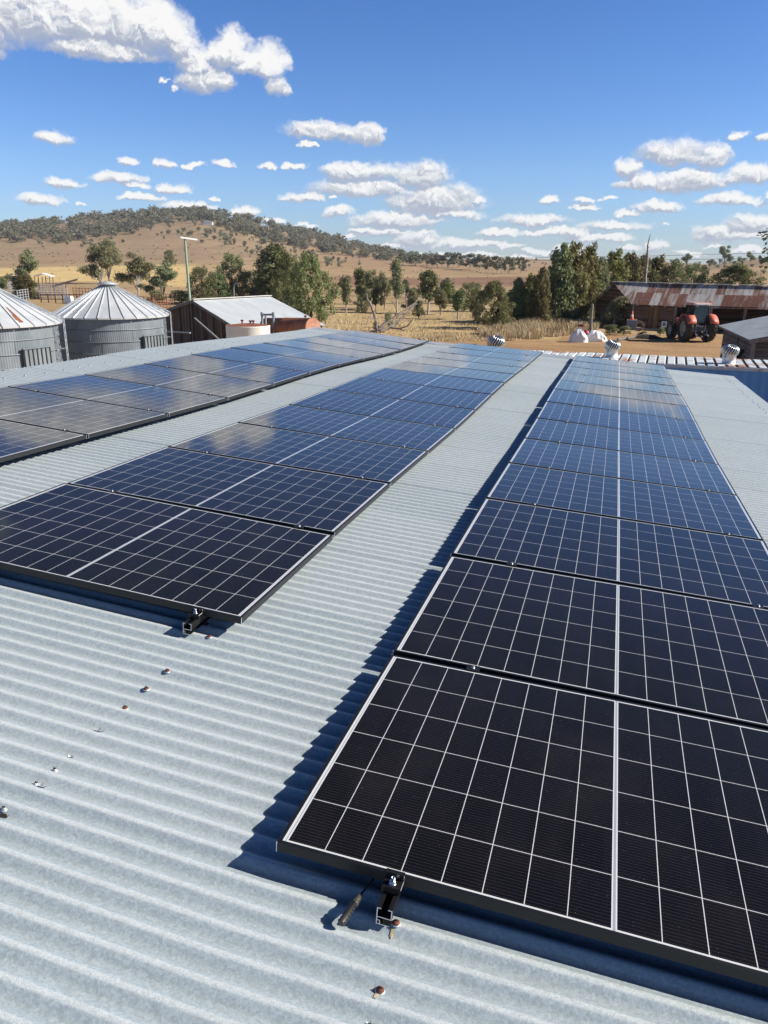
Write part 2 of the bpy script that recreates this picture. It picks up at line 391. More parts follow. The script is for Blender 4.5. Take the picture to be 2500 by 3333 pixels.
def _rustroof(t, b):
    v = obj(t); x, y, z = t.sep(v)
    ix = t.m('FLOOR', t.m('DIVIDE', x, .72)); iy = t.m('FLOOR', t.m('DIVIDE', y, 1.9))
    wn = t.n('ShaderNodeTexWhiteNoise', noise_dimensions='2D'); t.put(wn.inputs['Vector'], t.xyz(ix, iy, 0))
    n1 = t.noise(t.vm('MULTIPLY', v, (2.6, .35, 1)), 1.2, 7, .7)
    rf = t.sm(t.m('ADD', t.m('MULTIPLY', wn.outputs[0], .42), t.m('MULTIPLY', n1, 1.25)), .62, .98)
    rust = t.mix(t.noise(v, 3, 5, .6), (.12, .045, .028), (.22, .095, .058))
    zinc = t.mix(t.noise(v, 2.2, 5, .6), (.40, .38, .35), (.60, .58, .54))
    t.l(t.mix(rf, zinc, rust), b.inputs['Base Color'])
    t.l(t.m('MULTIPLY_ADD', rf, .3, .5), b.inputs['Roughness'])
M['rust_roof'] = mat('patchy_rusted_iron', (.3, .2, .15), .6, .1, .4, _rustroof)
M['shed_roof_pale'] = varied('pale_old_iron', (.64, .68, .70), (.76, .79, .79), 1.1, .45, .1, stretch=(1, .3, 1), c3=(.56, .50, .40), s3=.5, t3=(.62, .75))
M['shed_roof_grey'] = varied('grey_old_iron', (.40, .44, .46), (.52, .56, .58), 1.3, .5, .25, stretch=(.4, 1, 1))
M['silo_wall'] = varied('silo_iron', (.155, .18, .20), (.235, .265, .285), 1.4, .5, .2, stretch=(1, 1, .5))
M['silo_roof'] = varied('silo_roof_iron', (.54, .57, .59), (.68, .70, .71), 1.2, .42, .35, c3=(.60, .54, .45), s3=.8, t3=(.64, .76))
M['rust'] = varied('rust', (.16, .052, .026), (.30, .12, .06), 2.2, .75, .1, 7, c3=(.36, .30, .25), s3=1.6, t3=(.62, .72))
M['tank_white'] = varied('chalky_white_paint', (.72, .69, .64), (.80, .78, .73), 2, .6, 0, 6, c3=(.36, .20, .12), s3=1.1, t3=(.58, .70))
M['cont_white'] = varied('peeling_white_roof_paint', (.50, .58, .62), (.66, .69, .69), 1.6, .5, .05, 7, c3=(.34, .17, .10), s3=1.5, t3=(.52, .62))
M['valley_shade'] = varied('rusty_valley_shade', (.05, .04, .035), (.16, .09, .06), 2.0, .9)  # shade between the container roof ribs put into the colour, tinted rusty
M['cont_blue'] = varied('faded_blue_paint', (.07, .24, .52), (.10, .31, .62), 1.2, .45, .05, 6, stretch=(1, 1, .25), c3=(.18, .25, .34), s3=1.8, t3=(.62, .75))
M['chrome'] = mat('polished_ventilator_steel', (.58, .58, .57), .30, .95)
M['vent_neck'] = mat('bright_neck_steel', (.66, .66, .65), .45, .5)
M['timber'] = varied('weathered_timber', (.12, .10, .085), (.27, .235, .20), 5, .85, 0, 6, stretch=(3, 3, .4))
M['dead_wood'] = varied('dead_grey_wood', (.13, .10, .08), (.33, .28, .24), 4, .85, 0, 6, stretch=(2, 2, 1))
M['burnt'] = varied('charred_wood', (.012, .011, .010), (.05, .045, .04), 6, .9)
M['pole_green'] = varied('treated_pole_green', (.20, .30, .20), (.32, .41, .31), 3, .8, 0, 5, stretch=(3, 3, .3))
M['white_paint'] = mat('white_paint', (.72, .72, .70), .55)
M['grey_steel'] = varied('dull_steel', (.24, .26, .28), (.36, .38, .40), 3, .5, .4)
M['red_paint'] = varied('faded_tractor_red', (.46, .095, .06), (.54, .15, .10), 4, .5, 0, 5, c3=(.34, .20, .14), s3=2.5, t3=(.6, .72))
M['tyre'] = varied('dusty_rubber', (.018, .017, .016), (.055, .047, .038), 5, .85)
M['rim'] = varied('dusty_rim', (.30, .25, .18), (.40, .35, .27), 6, .6)
def _dg(t, b):
    b.inputs['Roughness'].default_value = .06
M['dark_glass'] = mat('dark_cab_glass', (.022, .026, .028), .06, 0, .6, _dg)
M['white_bag'] = varied('woven_white_plastic', (.70, .70, .69), (.80, .80, .79), 30, .65, 0, 3, bmp=.004)
M['red_cloth'] = mat('red_plastic_film', (.45, .02, .05), .5)
M['orange'] = mat('orange_plastic', (.72, .14, .03), .5)
M['blue_plastic'] = mat('blue_plastic', (.01, .08, .55), .4)
M['grey_box'] = mat('grey_toolbox', (.16, .17, .18), .45)
M['wire'] = mat('dark_wire', (.05, .05, .055), .5)
M['bark'] = varied('dark_bark', (.05, .038, .03), (.13, .105, .085), 6, .9, 0, 5, stretch=(2, 2, .6))
M['pale_bark'] = varied('pale_gum_bark', (.30, .27, .23), (.46, .43, .38), 3, .8, 0, 5)
def leaf(name, c1, c2, c3):
    def fn(t, b):
        v = obj(t); oi = t.n('ShaderNodeObjectInfo')
        n1 = t.noise(v, 7, 3, .6); wn = t.n('ShaderNodeTexWhiteNoise', noise_dimensions='3D')
        g = t.n('ShaderNodeNewGeometry'); t.put(wn.inputs['Vector'], t.xyz(t.m('FLOOR', t.m('MULTIPLY', t.sep(v)[0], 40)), t.m('FLOOR', t.m('MULTIPLY', t.sep(v)[1], 40)), t.m('FLOOR', t.m('MULTIPLY', t.sep(v)[2], 40))))
        c = t.mix(t.sm(n1, .35, .65), c1, c2)
        c = t.mix(t.m('MULTIPLY', wn.outputs[0], .35), c, c3)
        hs = t.n('ShaderNodeHueSaturation'); t.l(c, hs.inputs['Color']); t.l(t.m('MULTIPLY_ADD', oi.outputs['Random'], .06, .47), hs.inputs['Hue'])
        t.l(t.m('MULTIPLY_ADD', oi.outputs['Random'], .4, .8), hs.inputs['Value'])
        t.l(hs.outputs[0], b.inputs['Base Color'])
        tr = t.n('ShaderNodeBsdfTranslucent'); t.l(hs.outputs[0], tr.inputs[0])
        mx = t.n('ShaderNodeMixShader'); mx.inputs[0].default_value = .34
        t.l(b.outputs[0], mx.inputs[1]); t.l(tr.outputs[0], mx.inputs[2])
        t.l(mx.outputs[0], t.t.nodes['Material Output'].inputs[0])
    return mat(name, c1, .6, 0, .3, fn)
M['leaf_gum'] = leaf('grey_green_leaves', (.185, .20, .098), (.27, .275, .145), (.34, .32, .20))
M['leaf_cyp'] = leaf('olive_needles', (.16, .165, .055), (.235, .23, .08), (.29, .26, .11))
M['leaf_dense'] = leaf('mid_green_leaves', (.14, .17, .075), (.21, .235, .10), (.27, .275, .155))
M['leaf_pale'] = leaf('pale_green_leaves', (.16, .175, .065), (.22, .23, .09), (.28, .27, .14))
M['leaf_hill'] = leaf('hill_scrub_leaves', (.175, .182, .115), (.25, .245, .155), (.28, .265, .19))
M['straw'] = varied('dry_straw', (.40, .31, .175), (.58, .46, .28), 2, .9)

# ------------------------------------------------------------------ the roof underfoot and the rows of panels
PITCH, PL, PWD = 1.15956, 1.7617, 1.134
U0 = [0.0, -2.43103, -4.85824]; V0 = [0.0, 1.13717, 1.09412]
HT = [[[0.0,0.0],[0.0024,-0.0025],[0.0256,0.0073],[0.0335,0.0114],[0.0193,-0.005],[0.0046,-0.0268],[0.0047,-0.0316],[0.0188,-0.0261],[0.0272,-0.0246],[0.0135,-0.0388],[-0.0101,-0.053],[-0.0263,-0.063],[-0.0323,-0.0718],[-0.0343,-0.0825]],
      [[0.0888,0.025],[0.0886,0.0444],[0.0853,0.0481],[0.0723,0.0336],[0.0613,0.017],[0.0643,0.0216],[0.0732,0.0351],[0.0722,0.0438],[0.05,0.0298],[0.0254,0.0082],[0.0102,-0.0092],[0.0059,-0.0191],[0.007,-0.025]],
      [[0.1956,0.1309],[0.1803,0.1183],[0.164,0.1029],[0.1465,0.0784],[0.1303,0.0639],[0.1348,0.0659],[0.146,0.0733],[0.1497,0.068],[0.1354,0.0423],[0.1091,0.0094],[0.0865,-0.0095],[0.0729,-0.0089],[0.0648,-0.0014]]]
HGAP = 0.094                                          # glass above the middle plane of the corrugations
def pw(row, s, k):
    a = HT[row]; kk = range(len(a))
    l = float(np.interp(k, kk, [q[0] for q in a])); r_ = float(np.interp(k, kk, [q[1] for q in a]))
    return l+(r_-l)*s
KU = [U0[2], U0[2]+PL, U0[1], U0[1]+PL, U0[0], U0[0]+PL]
def roof_w(u, v):
    h = []
    for row, s in ((2, 0), (2, 1), (1, 0), (1, 1), (0, 0), (0, 1)):
        h.append(pw(row, s, (v-V0[row])/PITCH))
    if u < KU[0]: w = h[0]+(KU[0]-u)*.03
    elif u > KU[-1]: w = h[-1]-(u-KU[-1])*.012
    else: w = float(np.interp(u, KU, h))
    return w-HGAP
RU0, RU1, RV0, RV1 = -5.91, 3.11, -3.4, 15.36
CP, CA = .0762, .0088                                 # corrugation pitch and half depth
def corr(v): return CA*math.cos(2*math.pi*(v-.012)/CP)
shed = thing('corrugated_shed', 'long low farm shed whose galvanised corrugated roof carries the solar panels', 'shed', rw(0, 6, -.2)-Vector((0, 0, 3.4)))
shed_inv = shed.location.copy()
def sloc(p): return p-shed_inv
us = [RU0+(RU1-RU0)*i/26 for i in range(27)]
nv = int((RV1-RV0)/CP*8); vsamp = [RV0+(RV1-RV0)*j/nv for j in range(nv+1)]
base_h = {}
vk = [RV0+(RV1-RV0)*j/120 for j in range(121)]
grid = np.array([[roof_w(u, v) for u in us] for v in vk])
b = MB(); b.smooth = True; vs = []
# the roof mesh is built in roof axes so that its material can count sheets along the shed
for v in vsamp:
    fi = (v-RV0)/(RV1-RV0)*120; i0 = min(int(fi), 119); t_ = fi-i0
    row = grid[i0]*(1-t_)+grid[i0+1]*t_
    sheet = math.floor(v/.762); ph = v/.762-sheet
    lap = .0022*max(0, 1-ph*8)                        # side lap of each sheet
    wig = .0015*math.sin(sheet*2.7)
    for u, h in zip(us, row): vs.append((u, v, h+corr(v)+lap+wig+.0012*math.sin(u*1.9+sheet*1.3)))
nu = len(us)
fs = [(j*nu+i, j*nu+i+1, (j+1)*nu+i+1, (j+1)*nu+i) for j in range(nv) for i in range(nu-1)]
b.add(vs, fs)
ROOFM = frame(rw(0, 0, 0), rdir(1, 0, 0), rdir(0, 1, 0), rdir(0, 0, 1))
roof = b.build('roof', M['galv'], shed)
def on_roof(o):                                       # parts of the shed built in roof axes
    o.matrix_parent_inverse = Matrix.Translation(-shed.location); o.matrix_basis = ROOFM; return o
on_roof(roof)
# end capping along the far edge, and the walls
b = MB()
for (ua, ub) in ((-5.85, 0.16),):
    n_ = 14
    for i in range(n_):
        a0 = ua+(ub-ua)*i/n_; a1 = ua+(ub-ua)*(i+1)/n_
        w0, w1 = roof_w(a0, 15.2)+.016, roof_w(a1, 15.2)+.016
        P = [(a0, 15.05, w0-.004), (a1, 15.05, w1-.004), (a1, 15.2, w1+.022), (a0, 15.2, w0+.022), (a0, 15.42, w0+.012), (a1, 15.42, w1+.012), (a1, 15.42, w1-.12), (a0, 15.42, w0-.12)]
        b.add(P, [(0, 1, 2, 3), (3, 2, 5, 4), (4, 5, 6, 7)])
on_roof(b.build('end_capping', M['galvplain'], shed))
b = MB()
zb = lambda u, v, dz: (Vector(rw(u, v, roof_w(u, v)-.06)), Vector((rw(u, v, 0).x, rw(u, v, 0).y, 0)))
for (a_, c_) in (((RU0+.12, RV0+.1), (RU0+.12, RV1-.1)), ((RU1-.12, RV0+.1), (RU1-.12, RV1-.1)), ((RU0+.12, RV1-.1), (RU1-.12, RV1-.1)), ((RU0+.12, RV0+.1), (RU1-.12, RV0+.1))):
    for i in range(10):
        p_ = [a_[k]+(c_[k]-a_[k])*i/10 for k in (0, 1)]; q_ = [a_[k]+(c_[k]-a_[k])*(i+1)/10 for k in (0, 1)]
        t0, g0 = zb(*p_, 0); t1, g1 = zb(*q_, 0)
        b.quad(sloc(g0), sloc(g1), sloc(t1), sloc(t0))
b.build('wall', M['grey_steel'], shed)
# roof screws with their sealing washers, all in roof axes
def crest(v): return round((v-.012)/CP)*CP+.012
def make_screw(u, v, kind):
    h = roof_w(u, v)+corr(v)
    s_ = MB(); s_.smooth = True
    r_ = .0102 if kind != 'grey' else .0085
    s_.lathe([(r_*1.2, 0), (r_*1.2, .0022), (r_, .0035)], 14, (u, v, h-.001), 2)
    s_.lathe([(r_, .0025), (r_*.95, .006), (r_*.6, .0095), (.0001, .0105)], 14, (u, v, h-.001), 0 if kind != 'grey' else 1)
    s_.box((u, v, h+.0095), (r_*1.1, .0025, .004), 3)
    return on_roof(s_.build('roof_screw', [M['rusty_screw'], M['screwgrey'], M['galvplain'], M['dark']], shed))
near = [(-.788, 1.0755), (-.799, .7625), (-.798, .616), (-.799, .484), (-.865, 1.195), (.359, -.068), (.3725, -.250), (.40, .10)]
for (u, v) in near: make_screw(u, v, 'rust')
for (u, v) in ((-.802, .116), (-.809, .042), (-.814, -.086)): make_screw(u, v, 'grey')
for i in range(34): make_screw(-5.50+.02*math.sin(i*5), crest(5.0+i*.2915), 'grey')
for i in range(24): make_screw(2.90+.012*math.sin(i*3), crest(8.6+i*.27), 'grey')
for i in range(14): make_screw(-5.22, crest(8.2+i*.5), 'grey')
# pale run-off streaks below the two nearest screws, and torn nail holes with bent lips
def blotch(u, v, du, dv, m_):
    s_ = MB(); pts = []
    for k in range(12):
        t_ = 2*math.pi*k/12; f_ = random.uniform(.75, 1.1)
        uu, vv = u+du*math.cos(t_)*f_, v+dv*math.sin(t_)*f_; pts.append((uu, vv, roof_w(uu, vv)+corr(vv)+.0012))
    s_.add(pts+[(u, v, roof_w(u, v)+corr(v)+.0012)], [(k, (k+1) % 12, 12) for k in range(12)]); return s_
for (u, v) in ((.359, -.068), (.3725, -.250)):
    on_roof(blotch(u-.003, v-.021, .006, .016, 0).build('rust_streak', M['dust_stain'], shed))
for (u, v, r_) in ((-.802, .334, .013), (-.796, .186, .007), (-.786, .030, .012), (-.804, -.103, .013), (.3755, -.338, .006)):
    on_roof(blotch(u, v, r_*1.2, r_*.7, 0).build('nail_hole', M['dark'], shed))
    s_ = MB()
    for k in range(5):
        t_ = 2*math.pi*k/5+.4; h = roof_w(u, v)+corr(v)
        p0 = Vector((u+math.cos(t_-.5)*r_, v+math.sin(t_-.5)*r_*.7, h-.001)); p1 = Vector((u+math.cos(t_+.5)*r_, v+math.sin(t_+.5)*r_*.7, h-.001)); p2 = Vector((u+math.cos(t_)*r_*1.8, v+math.sin(t_)*r_*1.4, h+.006))
        s_.add([p0, p1, p2], [(0, 1, 2)])
    on_roof(s_.build('torn_lip', M['galvplain'], shed))

# --- one panel: black frame and a glass sheet of cells, local origin at its near left bottom corner
FT = .031; LIP = .011
def panel_meshes():
    f_ = MB()
    L, Wd = PL, PWD
    def side(a0, a1, b0, b1):                         # frame bars with a lip over the glass and a flange below
        f_.hexa([(a0, b0, 0), (a1, b0, 0), (a1, b1, 0), (a0, b1, 0), (a0, b0, FT), (a1, b0, FT), (a1, b1, FT), (a0, b1, FT)], 0)
    side(0, L, 0, LIP); side(0, L, Wd-LIP, Wd); side(0, LIP, LIP, Wd-LIP); side(L-LIP, L, LIP, Wd-LIP)
    for (x, y) in ((0, 0), (L, 0), (0, Wd), (L, Wd)): # bare mitre lines at the corners
        f_.box((x+(.0006 if x else -.0006), y+(.0006 if y else -.0006), FT/2), (.0026, .0026, FT+.0006), 1)
    g_ = MB(); z0, z1 = FT-.007, FT-.0012
    g_.hexa([(LIP, LIP, z0), (L-LIP, LIP, z0), (L-LIP, Wd-LIP, z0), (LIP, Wd-LIP, z0), (LIP, LIP, z1), (L-LIP, LIP, z1), (L-LIP, Wd-LIP, z1), (LIP, Wd-LIP, z1)], 0)
    return f_, g_
ORD = ['first', 'second', 'third', 'fourth', 'fifth', 'sixth', 'seventh', 'eighth', 'ninth', 'tenth', 'eleventh', 'twelfth', 'thirteenth']
ROWN = ['right', 'middle', 'left']
NROW = [13, 12, 12]
proto = None
for row in range(3):
    for k in range(NROW[row]):
        u0, v0 = U0[row], V0[row]+k*PITCH
        c = [Vector((u0, v0, pw(row, 0, k))), Vector((u0+PL, v0, pw(row, 1, k))), Vector((u0+PL, v0+PITCH, pw(row, 1, k+1))), Vector((u0, v0+PITCH, pw(row, 0, k+1)))]
        ex = ((c[1]-c[0])+(c[2]-c[3])).normalized(); ey = ((c[3]-c[0])+(c[2]-c[1])); ey = (ey-ex*ey.dot(ex)).normalized(); ez = ex.cross(ey)
        ctr = (c[0]+c[1]+c[2]+c[3])/4; o_ = ctr-ex*PL/2-ey*PITCH/2-ez*FT
        to = lambda q: Vector(RW @ np.array(q))
        mw = frame(rw(*o_), to(ex), to(ey), to(ez))
        if k == 0: lab = {0: 'nearest solar panel of the right row, largest, cable plug hanging from its front', 1: 'nearest solar panel of the middle row, its bare front corner over the roof sheets', 2: 'solar panel at the cut off near end of the left row by photo edge'}[row]
        elif k == NROW[row]-1: lab = f'farthest solar panel of the {ROWN[row]} row, at the far roof edge'
        else: lab = f'{ORD[k]} solar panel from the near end of the {ROWN[row]} row'
        if proto is None:
            root = thing('solar_panel', lab, 'solar panel', group='solar panels in three rows on the roof', matrix=mw)
            f_, g_ = panel_meshes()
            f_.build('frame', [M['black_alu'], M['seam']], root, bevel=.0009); g_.build('glass_cells', M['cells'], root); proto = root
        else:
            root = copy_tree(proto); root.matrix_world = mw; root['label'] = lab

# --- rails under the rows with their clamps
def sweep(bm, pts, rect, mi, cap_mi):
    (x0, z0, x1, z1) = rect; vs = []
    for (u, v, w) in pts: vs += [(u+x0, v, w+z0), (u+x1, v, w+z0), (u+x1, v, w+z1), (u+x0, v, w+z1)]
    fs = [(4*i+a, 4*i+(a+1) % 4, 4*i+4+(a+1) % 4, 4*i+4+a) for i in range(len(pts)-1) for a in range(4)]
    bm.add(vs, fs, mi); n_ = len(pts)-1
    bm.add(vs[:4], [(3, 2, 1, 0)], cap_mi); bm.add(vs[-4:], [(0, 1, 2, 3)], cap_mi)
for row in range(3):
    for du in (.331, 1.552):
        n_ = NROW[row]; s = du/PL; u = U0[row]+du
        pts = []
        for k in [-.075]+list(range(1, n_))+[n_-.01]:
            pts.append((u, V0[row]+k*PITCH, pw(row, s, max(0, k))-FT-.0006))
        side_ = 'left' if du < 1 else 'right'
        rl = thing('mounting_rail', f'black slotted mounting rail under the {side_} side of the {ROWN[row]} panel row', 'rail', group='black rails carrying the panels', matrix=ROOFM)
        b = MB()
        for rect in ((-.02, -.052, -.0176, 0), (.0176, -.030, .02, 0), (-.0176, -.030, .0176, -.0276), (-.0176, -.052, .014, -.0496), (-.0176, -.0026, -.009, 0), (.009, -.0026, .0176, 0), (-.0176, -.040, -.0096, -.0376), (-.012, -.0496, -.0096, -.0376)):
            sweep(b, pts, rect, 0, 1)
        b.build('rail_channel', [M['rail'], M['seam']], rl)
        b = MB()
        nf = int(n_*PITCH/1.21)
        first = True
        for k in range(nf):
            v = crest(V0[row]+.32+k*1.21); kk = (v-V0[row])/PITCH; w = pw(row, s, kk)-FT
            fb = MB(); hr = roof_w(u, v)+CA
            fb.box((u+.032, v, (w-.012+hr)/2), (.005, .045, max(.01, w-.012-hr)), 0); fb.box((u+.055, v, hr+.003), (.05, .045, .006), 0)
            fb.box((u+.027, v, w-.022), (.012, .016, .016), 1)
            fb.build('rail_foot', [M['rail'], M['steel']], rl)
        for k in range(1, n_):
            v = V0[row]+k*PITCH-.0128; w = pw(row, s, k)
            cb = MB()
            cb.box((u, v, w+.0022), (.05, .046, .0035), 0); cb.box((u-.0235, v, w-.012), (.003, .022, .026), 0); cb.box((u+.0235, v, w-.012), (.003, .022, .026), 0)
            cl = cb.build('mid_clamp', [M['black_alu']], rl, bevel=.0008)
            bb = MB(); bb.lathe([(.0001, .008), (.0055, .008), (.0065, .0065), (.0065, .001), (.009, .0005), (.009, 0)], 12, (u, v, w+.004), 0)
            bb.build('bolt', M['clamp_bolt'], cl)
        for (vv, sg) in ((V0[row], -1), (V0[row]+n_*PITCH-.0256, 1)):
            w = pw(row, s, 0 if sg < 0 else n_)
            cb = MB()
            cb.box((u, vv-sg*.004, w+.0022), (.05, .013, .0035), 0)
            cb.box((u, vv+sg*.0015, w-.006), (.05, .0028, .0165), 0)
            cb.box((u, vv+sg*.017, w-.0145), (.05, .034, .0035), 0)
            cb.box((u, vv+sg*.033, w-.0225), (.05, .003, .017), 0)
            cb.box((u+.0256, vv+sg*.0015, w-.006), (.0012, .0026, .0165), 1); cb.box((u+.0256, vv+sg*.017, w-.0145), (.0012, .033, .003), 1)
            cl = cb.build('end_clamp', [M['black_alu'], M['seam']], rl)
            bb = MB(); bb.lathe([(.010, 0), (.010, .0022), (.0075, .0022), (.0075, .007), (.0085, .0072), (.0085, .0095), (.0055, .0095), (.0055, .019), (.0032, .019), (.0032, .016), (.0001, .016)], 16, (u, vv+sg*.018, w-.0128), 0)
            bb.build('bolt', M['steel'], cl)
# --- loose cable with its plug under the front of the nearest panel
def RP(u, v, w): return Vector((u, v, w))
pl = thing('cable_plug', 'black ribbed cable plug hanging loose below the front edge of the nearest panel', 'cable plug', matrix=ROOFM)
a_, e_ = RP(.252, -.040, -.058), RP(.2335, -.134, -.066)
d_ = (e_-a_).normalized()
b = MB(); b.tube([RP(.315, .20, -.045), RP(.30, .12, -.047), RP(.275, .04, -.052), a_+d_*.005], .0032, 8); b.build('cable', M['plastic_black'], pl)
b = MB(); L_ = (e_-a_).length
prof = [(0, .005), (.004, .008), (.020, .0095), (.024, .0095), (.0245, .0112), (.031, .0112), (.0315, .009), (L_*.98, .010), (L_, .009)]
b.tube([a_+d_*t_ for t_, _ in prof], [r_ for _, r_ in prof], 12)
sx = d_.cross(Vector((0, 0, 1))).normalized(); sz = sx.cross(d_)
for k in range(10):
    an = 2*math.pi*k/10; b.beam(a_+d_*.004+(sx*math.cos(an)+sz*math.sin(an))*.0068, a_+d_*.022+(sx*math.cos(an)+sz*math.sin(an))*.0082, .002, .002)
for k in range(6):
    for sg in (-1, 1): b.box(a_+d_*(.040+k*.0105)+sx*.0072*sg+sz*.003, (.005, .0045, .006), 1)
b.build('plug_body', [M['plastic_black'], M['dark']], pl)

# ------------------------------------------------------------------ terrain: one sheet from the yard to the horizon
KD = [130, 200, 320, 450, 650, 850, 1050]
PROF = {-700: [962, 927, 893, 868, 815, 782, 768], 0: [962, 927, 893, 868, 803, 764, 742], 300: [962, 927, 890, 864, 800, 746, 713], 480: [962, 927, 889, 860, 796, 728, 698],
        650: [962, 927, 888, 856, 790, 722, 692], 780: [962, 927, 888, 856, 796, 736, 706], 900: [962, 927, 890, 858, 812, 765, 741], 1150: [962, 927, 897, 870, 834, 810, 801],
        1400: [962, 927, 900, 878, 858, 848, 844], 1700: [962, 927, 900, 880, 862, 850, 842], 2000: [962, 927, 900, 880, 864, 854, 850],
        2300: [962, 927, 900, 880, 868, 864, 862], 2500: [962, 925, 893, 864, 846, 839, 837], 3000: [962, 925, 888, 852, 826, 815, 812]}
_xs = sorted(PROF); _az = [math.degrees(math.atan2(*dirw(x, 860)[:2])) for x in _xs]
_zt = []
for x in _xs:
    zs = [0.0, 0.0, 0.0]
    for D, y in zip(KD, PROF[x]): zs.append(float(atD(x, y, D).z))
    zs[3] *= .5; zs[4] *= .8
    zs += [zs[-1]-8, zs[-1]*.5-8, -10.0]
    _zt.append(zs)
_KD = [0, 60, 92]+KD+[1350, 2400, 9000]
_zt = np.array(_zt)
_GD = [92*1.02**i for i in range(235)]; _GA = [-106+i*.5 for i in range(361)]
_colz = np.array([[np.interp(D, _KD, _zt[i]) for i in range(len(_xs))] for D in _GD])
_fade = 1-np.clip((np.abs(np.array(_GA)+16)-48)/40, 0, 1)
_GZ = [list(map(float, np.interp(_GA, _az, _colz[j])*_fade)) for j in range(len(_GD))]
_L102 = math.log(1.02)
def ground_z(X_, Y_):
    D = math.hypot(X_, Y_)
    if D <= 92: return 0.0
    az = math.degrees(math.atan2(X_, Y_))
    j = min(len(_GD)-2, int(math.log(D/92)/_L102)); tj = min(1, (D-_GD[j])/(_GD[j+1]-_GD[j]))
    k = (az+106)*2
    if k < 0 or k >= 359: z = 0.0
    else:
        i = int(k); ti = k-i; r0, r1 = _GZ[j], _GZ[j+1]
        z = (r0[i]*(1-ti)+r0[i+1]*ti)*(1-tj)+(r1[i]*(1-ti)+r1[i+1]*ti)*tj
    z += min(1, (D-92)/120)*(.5*math.sin(X_*.021+1)*math.cos(Y_*.017)+.25*math.sin(X_*.06)*math.sin(Y_*.05+2))
    if D > 500: z += min(1.5, (D-500)/200)*(1.3*math.sin(X_*.013+2)*math.cos(Y_*.011)+.8*math.sin(X_*.031))
    return z
def hit(x, y, dmin=20):                               # where the view through a photo pixel meets the ground
    d = dirw(x, y); h = math.hypot(d[0], d[1]); D = dmin; last = dmin
    while D < 2500:
        if HC+d[2]/h*D <= ground_z(d[0]/h*D, d[1]/h*D): break
        last = D; D *= 1.01
    lo, hi = last, D
    for _ in range(18):
        m_ = (lo+hi)/2
        if HC+d[2]/h*m_ <= ground_z(d[0]/h*m_, d[1]/h*m_): hi = m_
        else: lo = m_
    return Vector((d[0]/h*hi, d[1]/h*hi, ground_z(d[0]/h*hi, d[1]/h*hi)))
def mpp(P): return topix(P)[2]/F                      # metres per photo pixel at a point

ring = [0.5, 6, 12, 18]+[20*1.028**i for i in range(170)]
ring = [r_ for r_ in ring if r_ < 1500]+[1700, 2100, 2800, 3600]
azs = [-180+i*6 for i in range(18)]+[-72+i*.45 for i in range(int(108/.45)+1)]+[42+i*6 for i in range(1, 23)]
azs = sorted(set(round(a, 3) for a in azs)); azs = [a for a in azs if a < 179.9]
def sstep(a, b_, x): t_ = max(0, min(1, (x-a)/(b_-a))); return t_*t_*(3-2*t_)
vs, cols = [], []
from mathutils import noise as MN
def zone(X_, Y_, z):
    D = math.hypot(X_, Y_); az = math.degrees(math.atan2(X_, Y_))
    n1 = MN.fractal(Vector((X_*.02, Y_*.02, 0)), 1, 2, 5); n2 = MN.fractal(Vector((X_*.15, Y_*.15, 3)), 1, 2, 4)
    x = float(np.interp(az, _az, _xs))
    c = np.array([.355, .25, .138]); rgh = 0.3                          # dry pasture
    hillf = sstep(380, 520, D); c = c*(1-hillf)+np.array([.285, .203, .122])*hillf
    g = (1-sstep(1250, 1500, x))*0
    # stubble paddock on the left
    st = sstep(185, 205, D+n1*22)*(1-sstep(395, 430, D+n1*26))*(1-sstep(585, 680, x+n2*60))
    c = c*(1-st)+np.array([.55, .40, .18])*st
    # ploughed red strip in the middle
    pl_ = sstep(178, 205, D+n1*20)*(1-sstep(285, 345, D+n1*40))*sstep(1020, 1150, x+n1*40)*(1-sstep(1760, 1850, x))
    c = c*(1-pl_)+np.array([.235, .135, .085])*pl_
    mid = sstep(330, 390, D)*(1-sstep(700, 800, D))*sstep(900, 1050, x)*(1-sstep(1750, 1850, x)); c = c*(1-.6*mid)+np.array([.33, .215, .12])*.6*mid
    # yellow dry grass close behind the shed
    dg = (1-sstep(95, 130, D+n2*12))*sstep(930, 1050, x)*(1-sstep(1900, 2000, x))
    c = c*(1-dg)+np.array([.42, .31, .16])*dg
    # bare orange dirt of the yard
    yd = sstep(1330, 1480, x+n2*60)*(1-sstep(59.5, 61.5, D+n2*2.0+max(0, (x-1900)*-.0))) if x < 1830 else sstep(1330, 1480, x)*(1-sstep(65, 72, D+n2*3))
    c = c*(1-yd)+np.array([.345, .218, .112])*yd
    c *= 1+.10*n1+.10*n2
    return c, yd
for r_ in ring:
    for a in azs:
        X_, Y_ = r_*math.sin(R(a)), r_*math.cos(R(a)); z = ground_z(X_, Y_); vs.append((X_, Y_, z))
        c, yd = zone(X_, Y_, z); cols.append((max(.01, c[0]), max(.01, c[1]), max(.01, c[2]), yd))
na = len(azs); fs = []
for i in range(len(ring)-1):
    for k in range(na):
        k2 = (k+1) % na; fs.append((i*na+k, (i+1)*na+k, (i+1)*na+k2, i*na+k2))
vs_ground = list(vs)
me = bpy.data.meshes.new('ground'); me.from_pydata(vs+[(0, 0, 0)], [], fs+[(len(vs), k, (k+1) % na) for k in range(na)])
at_ = me.color_attributes.new('soil', 'FLOAT_COLOR', 'POINT')
at_.data.foreach_set('color', [q for c in cols+[cols[0]] for q in c])
me.polygons.foreach_set('use_smooth', [True]*len(me.polygons))
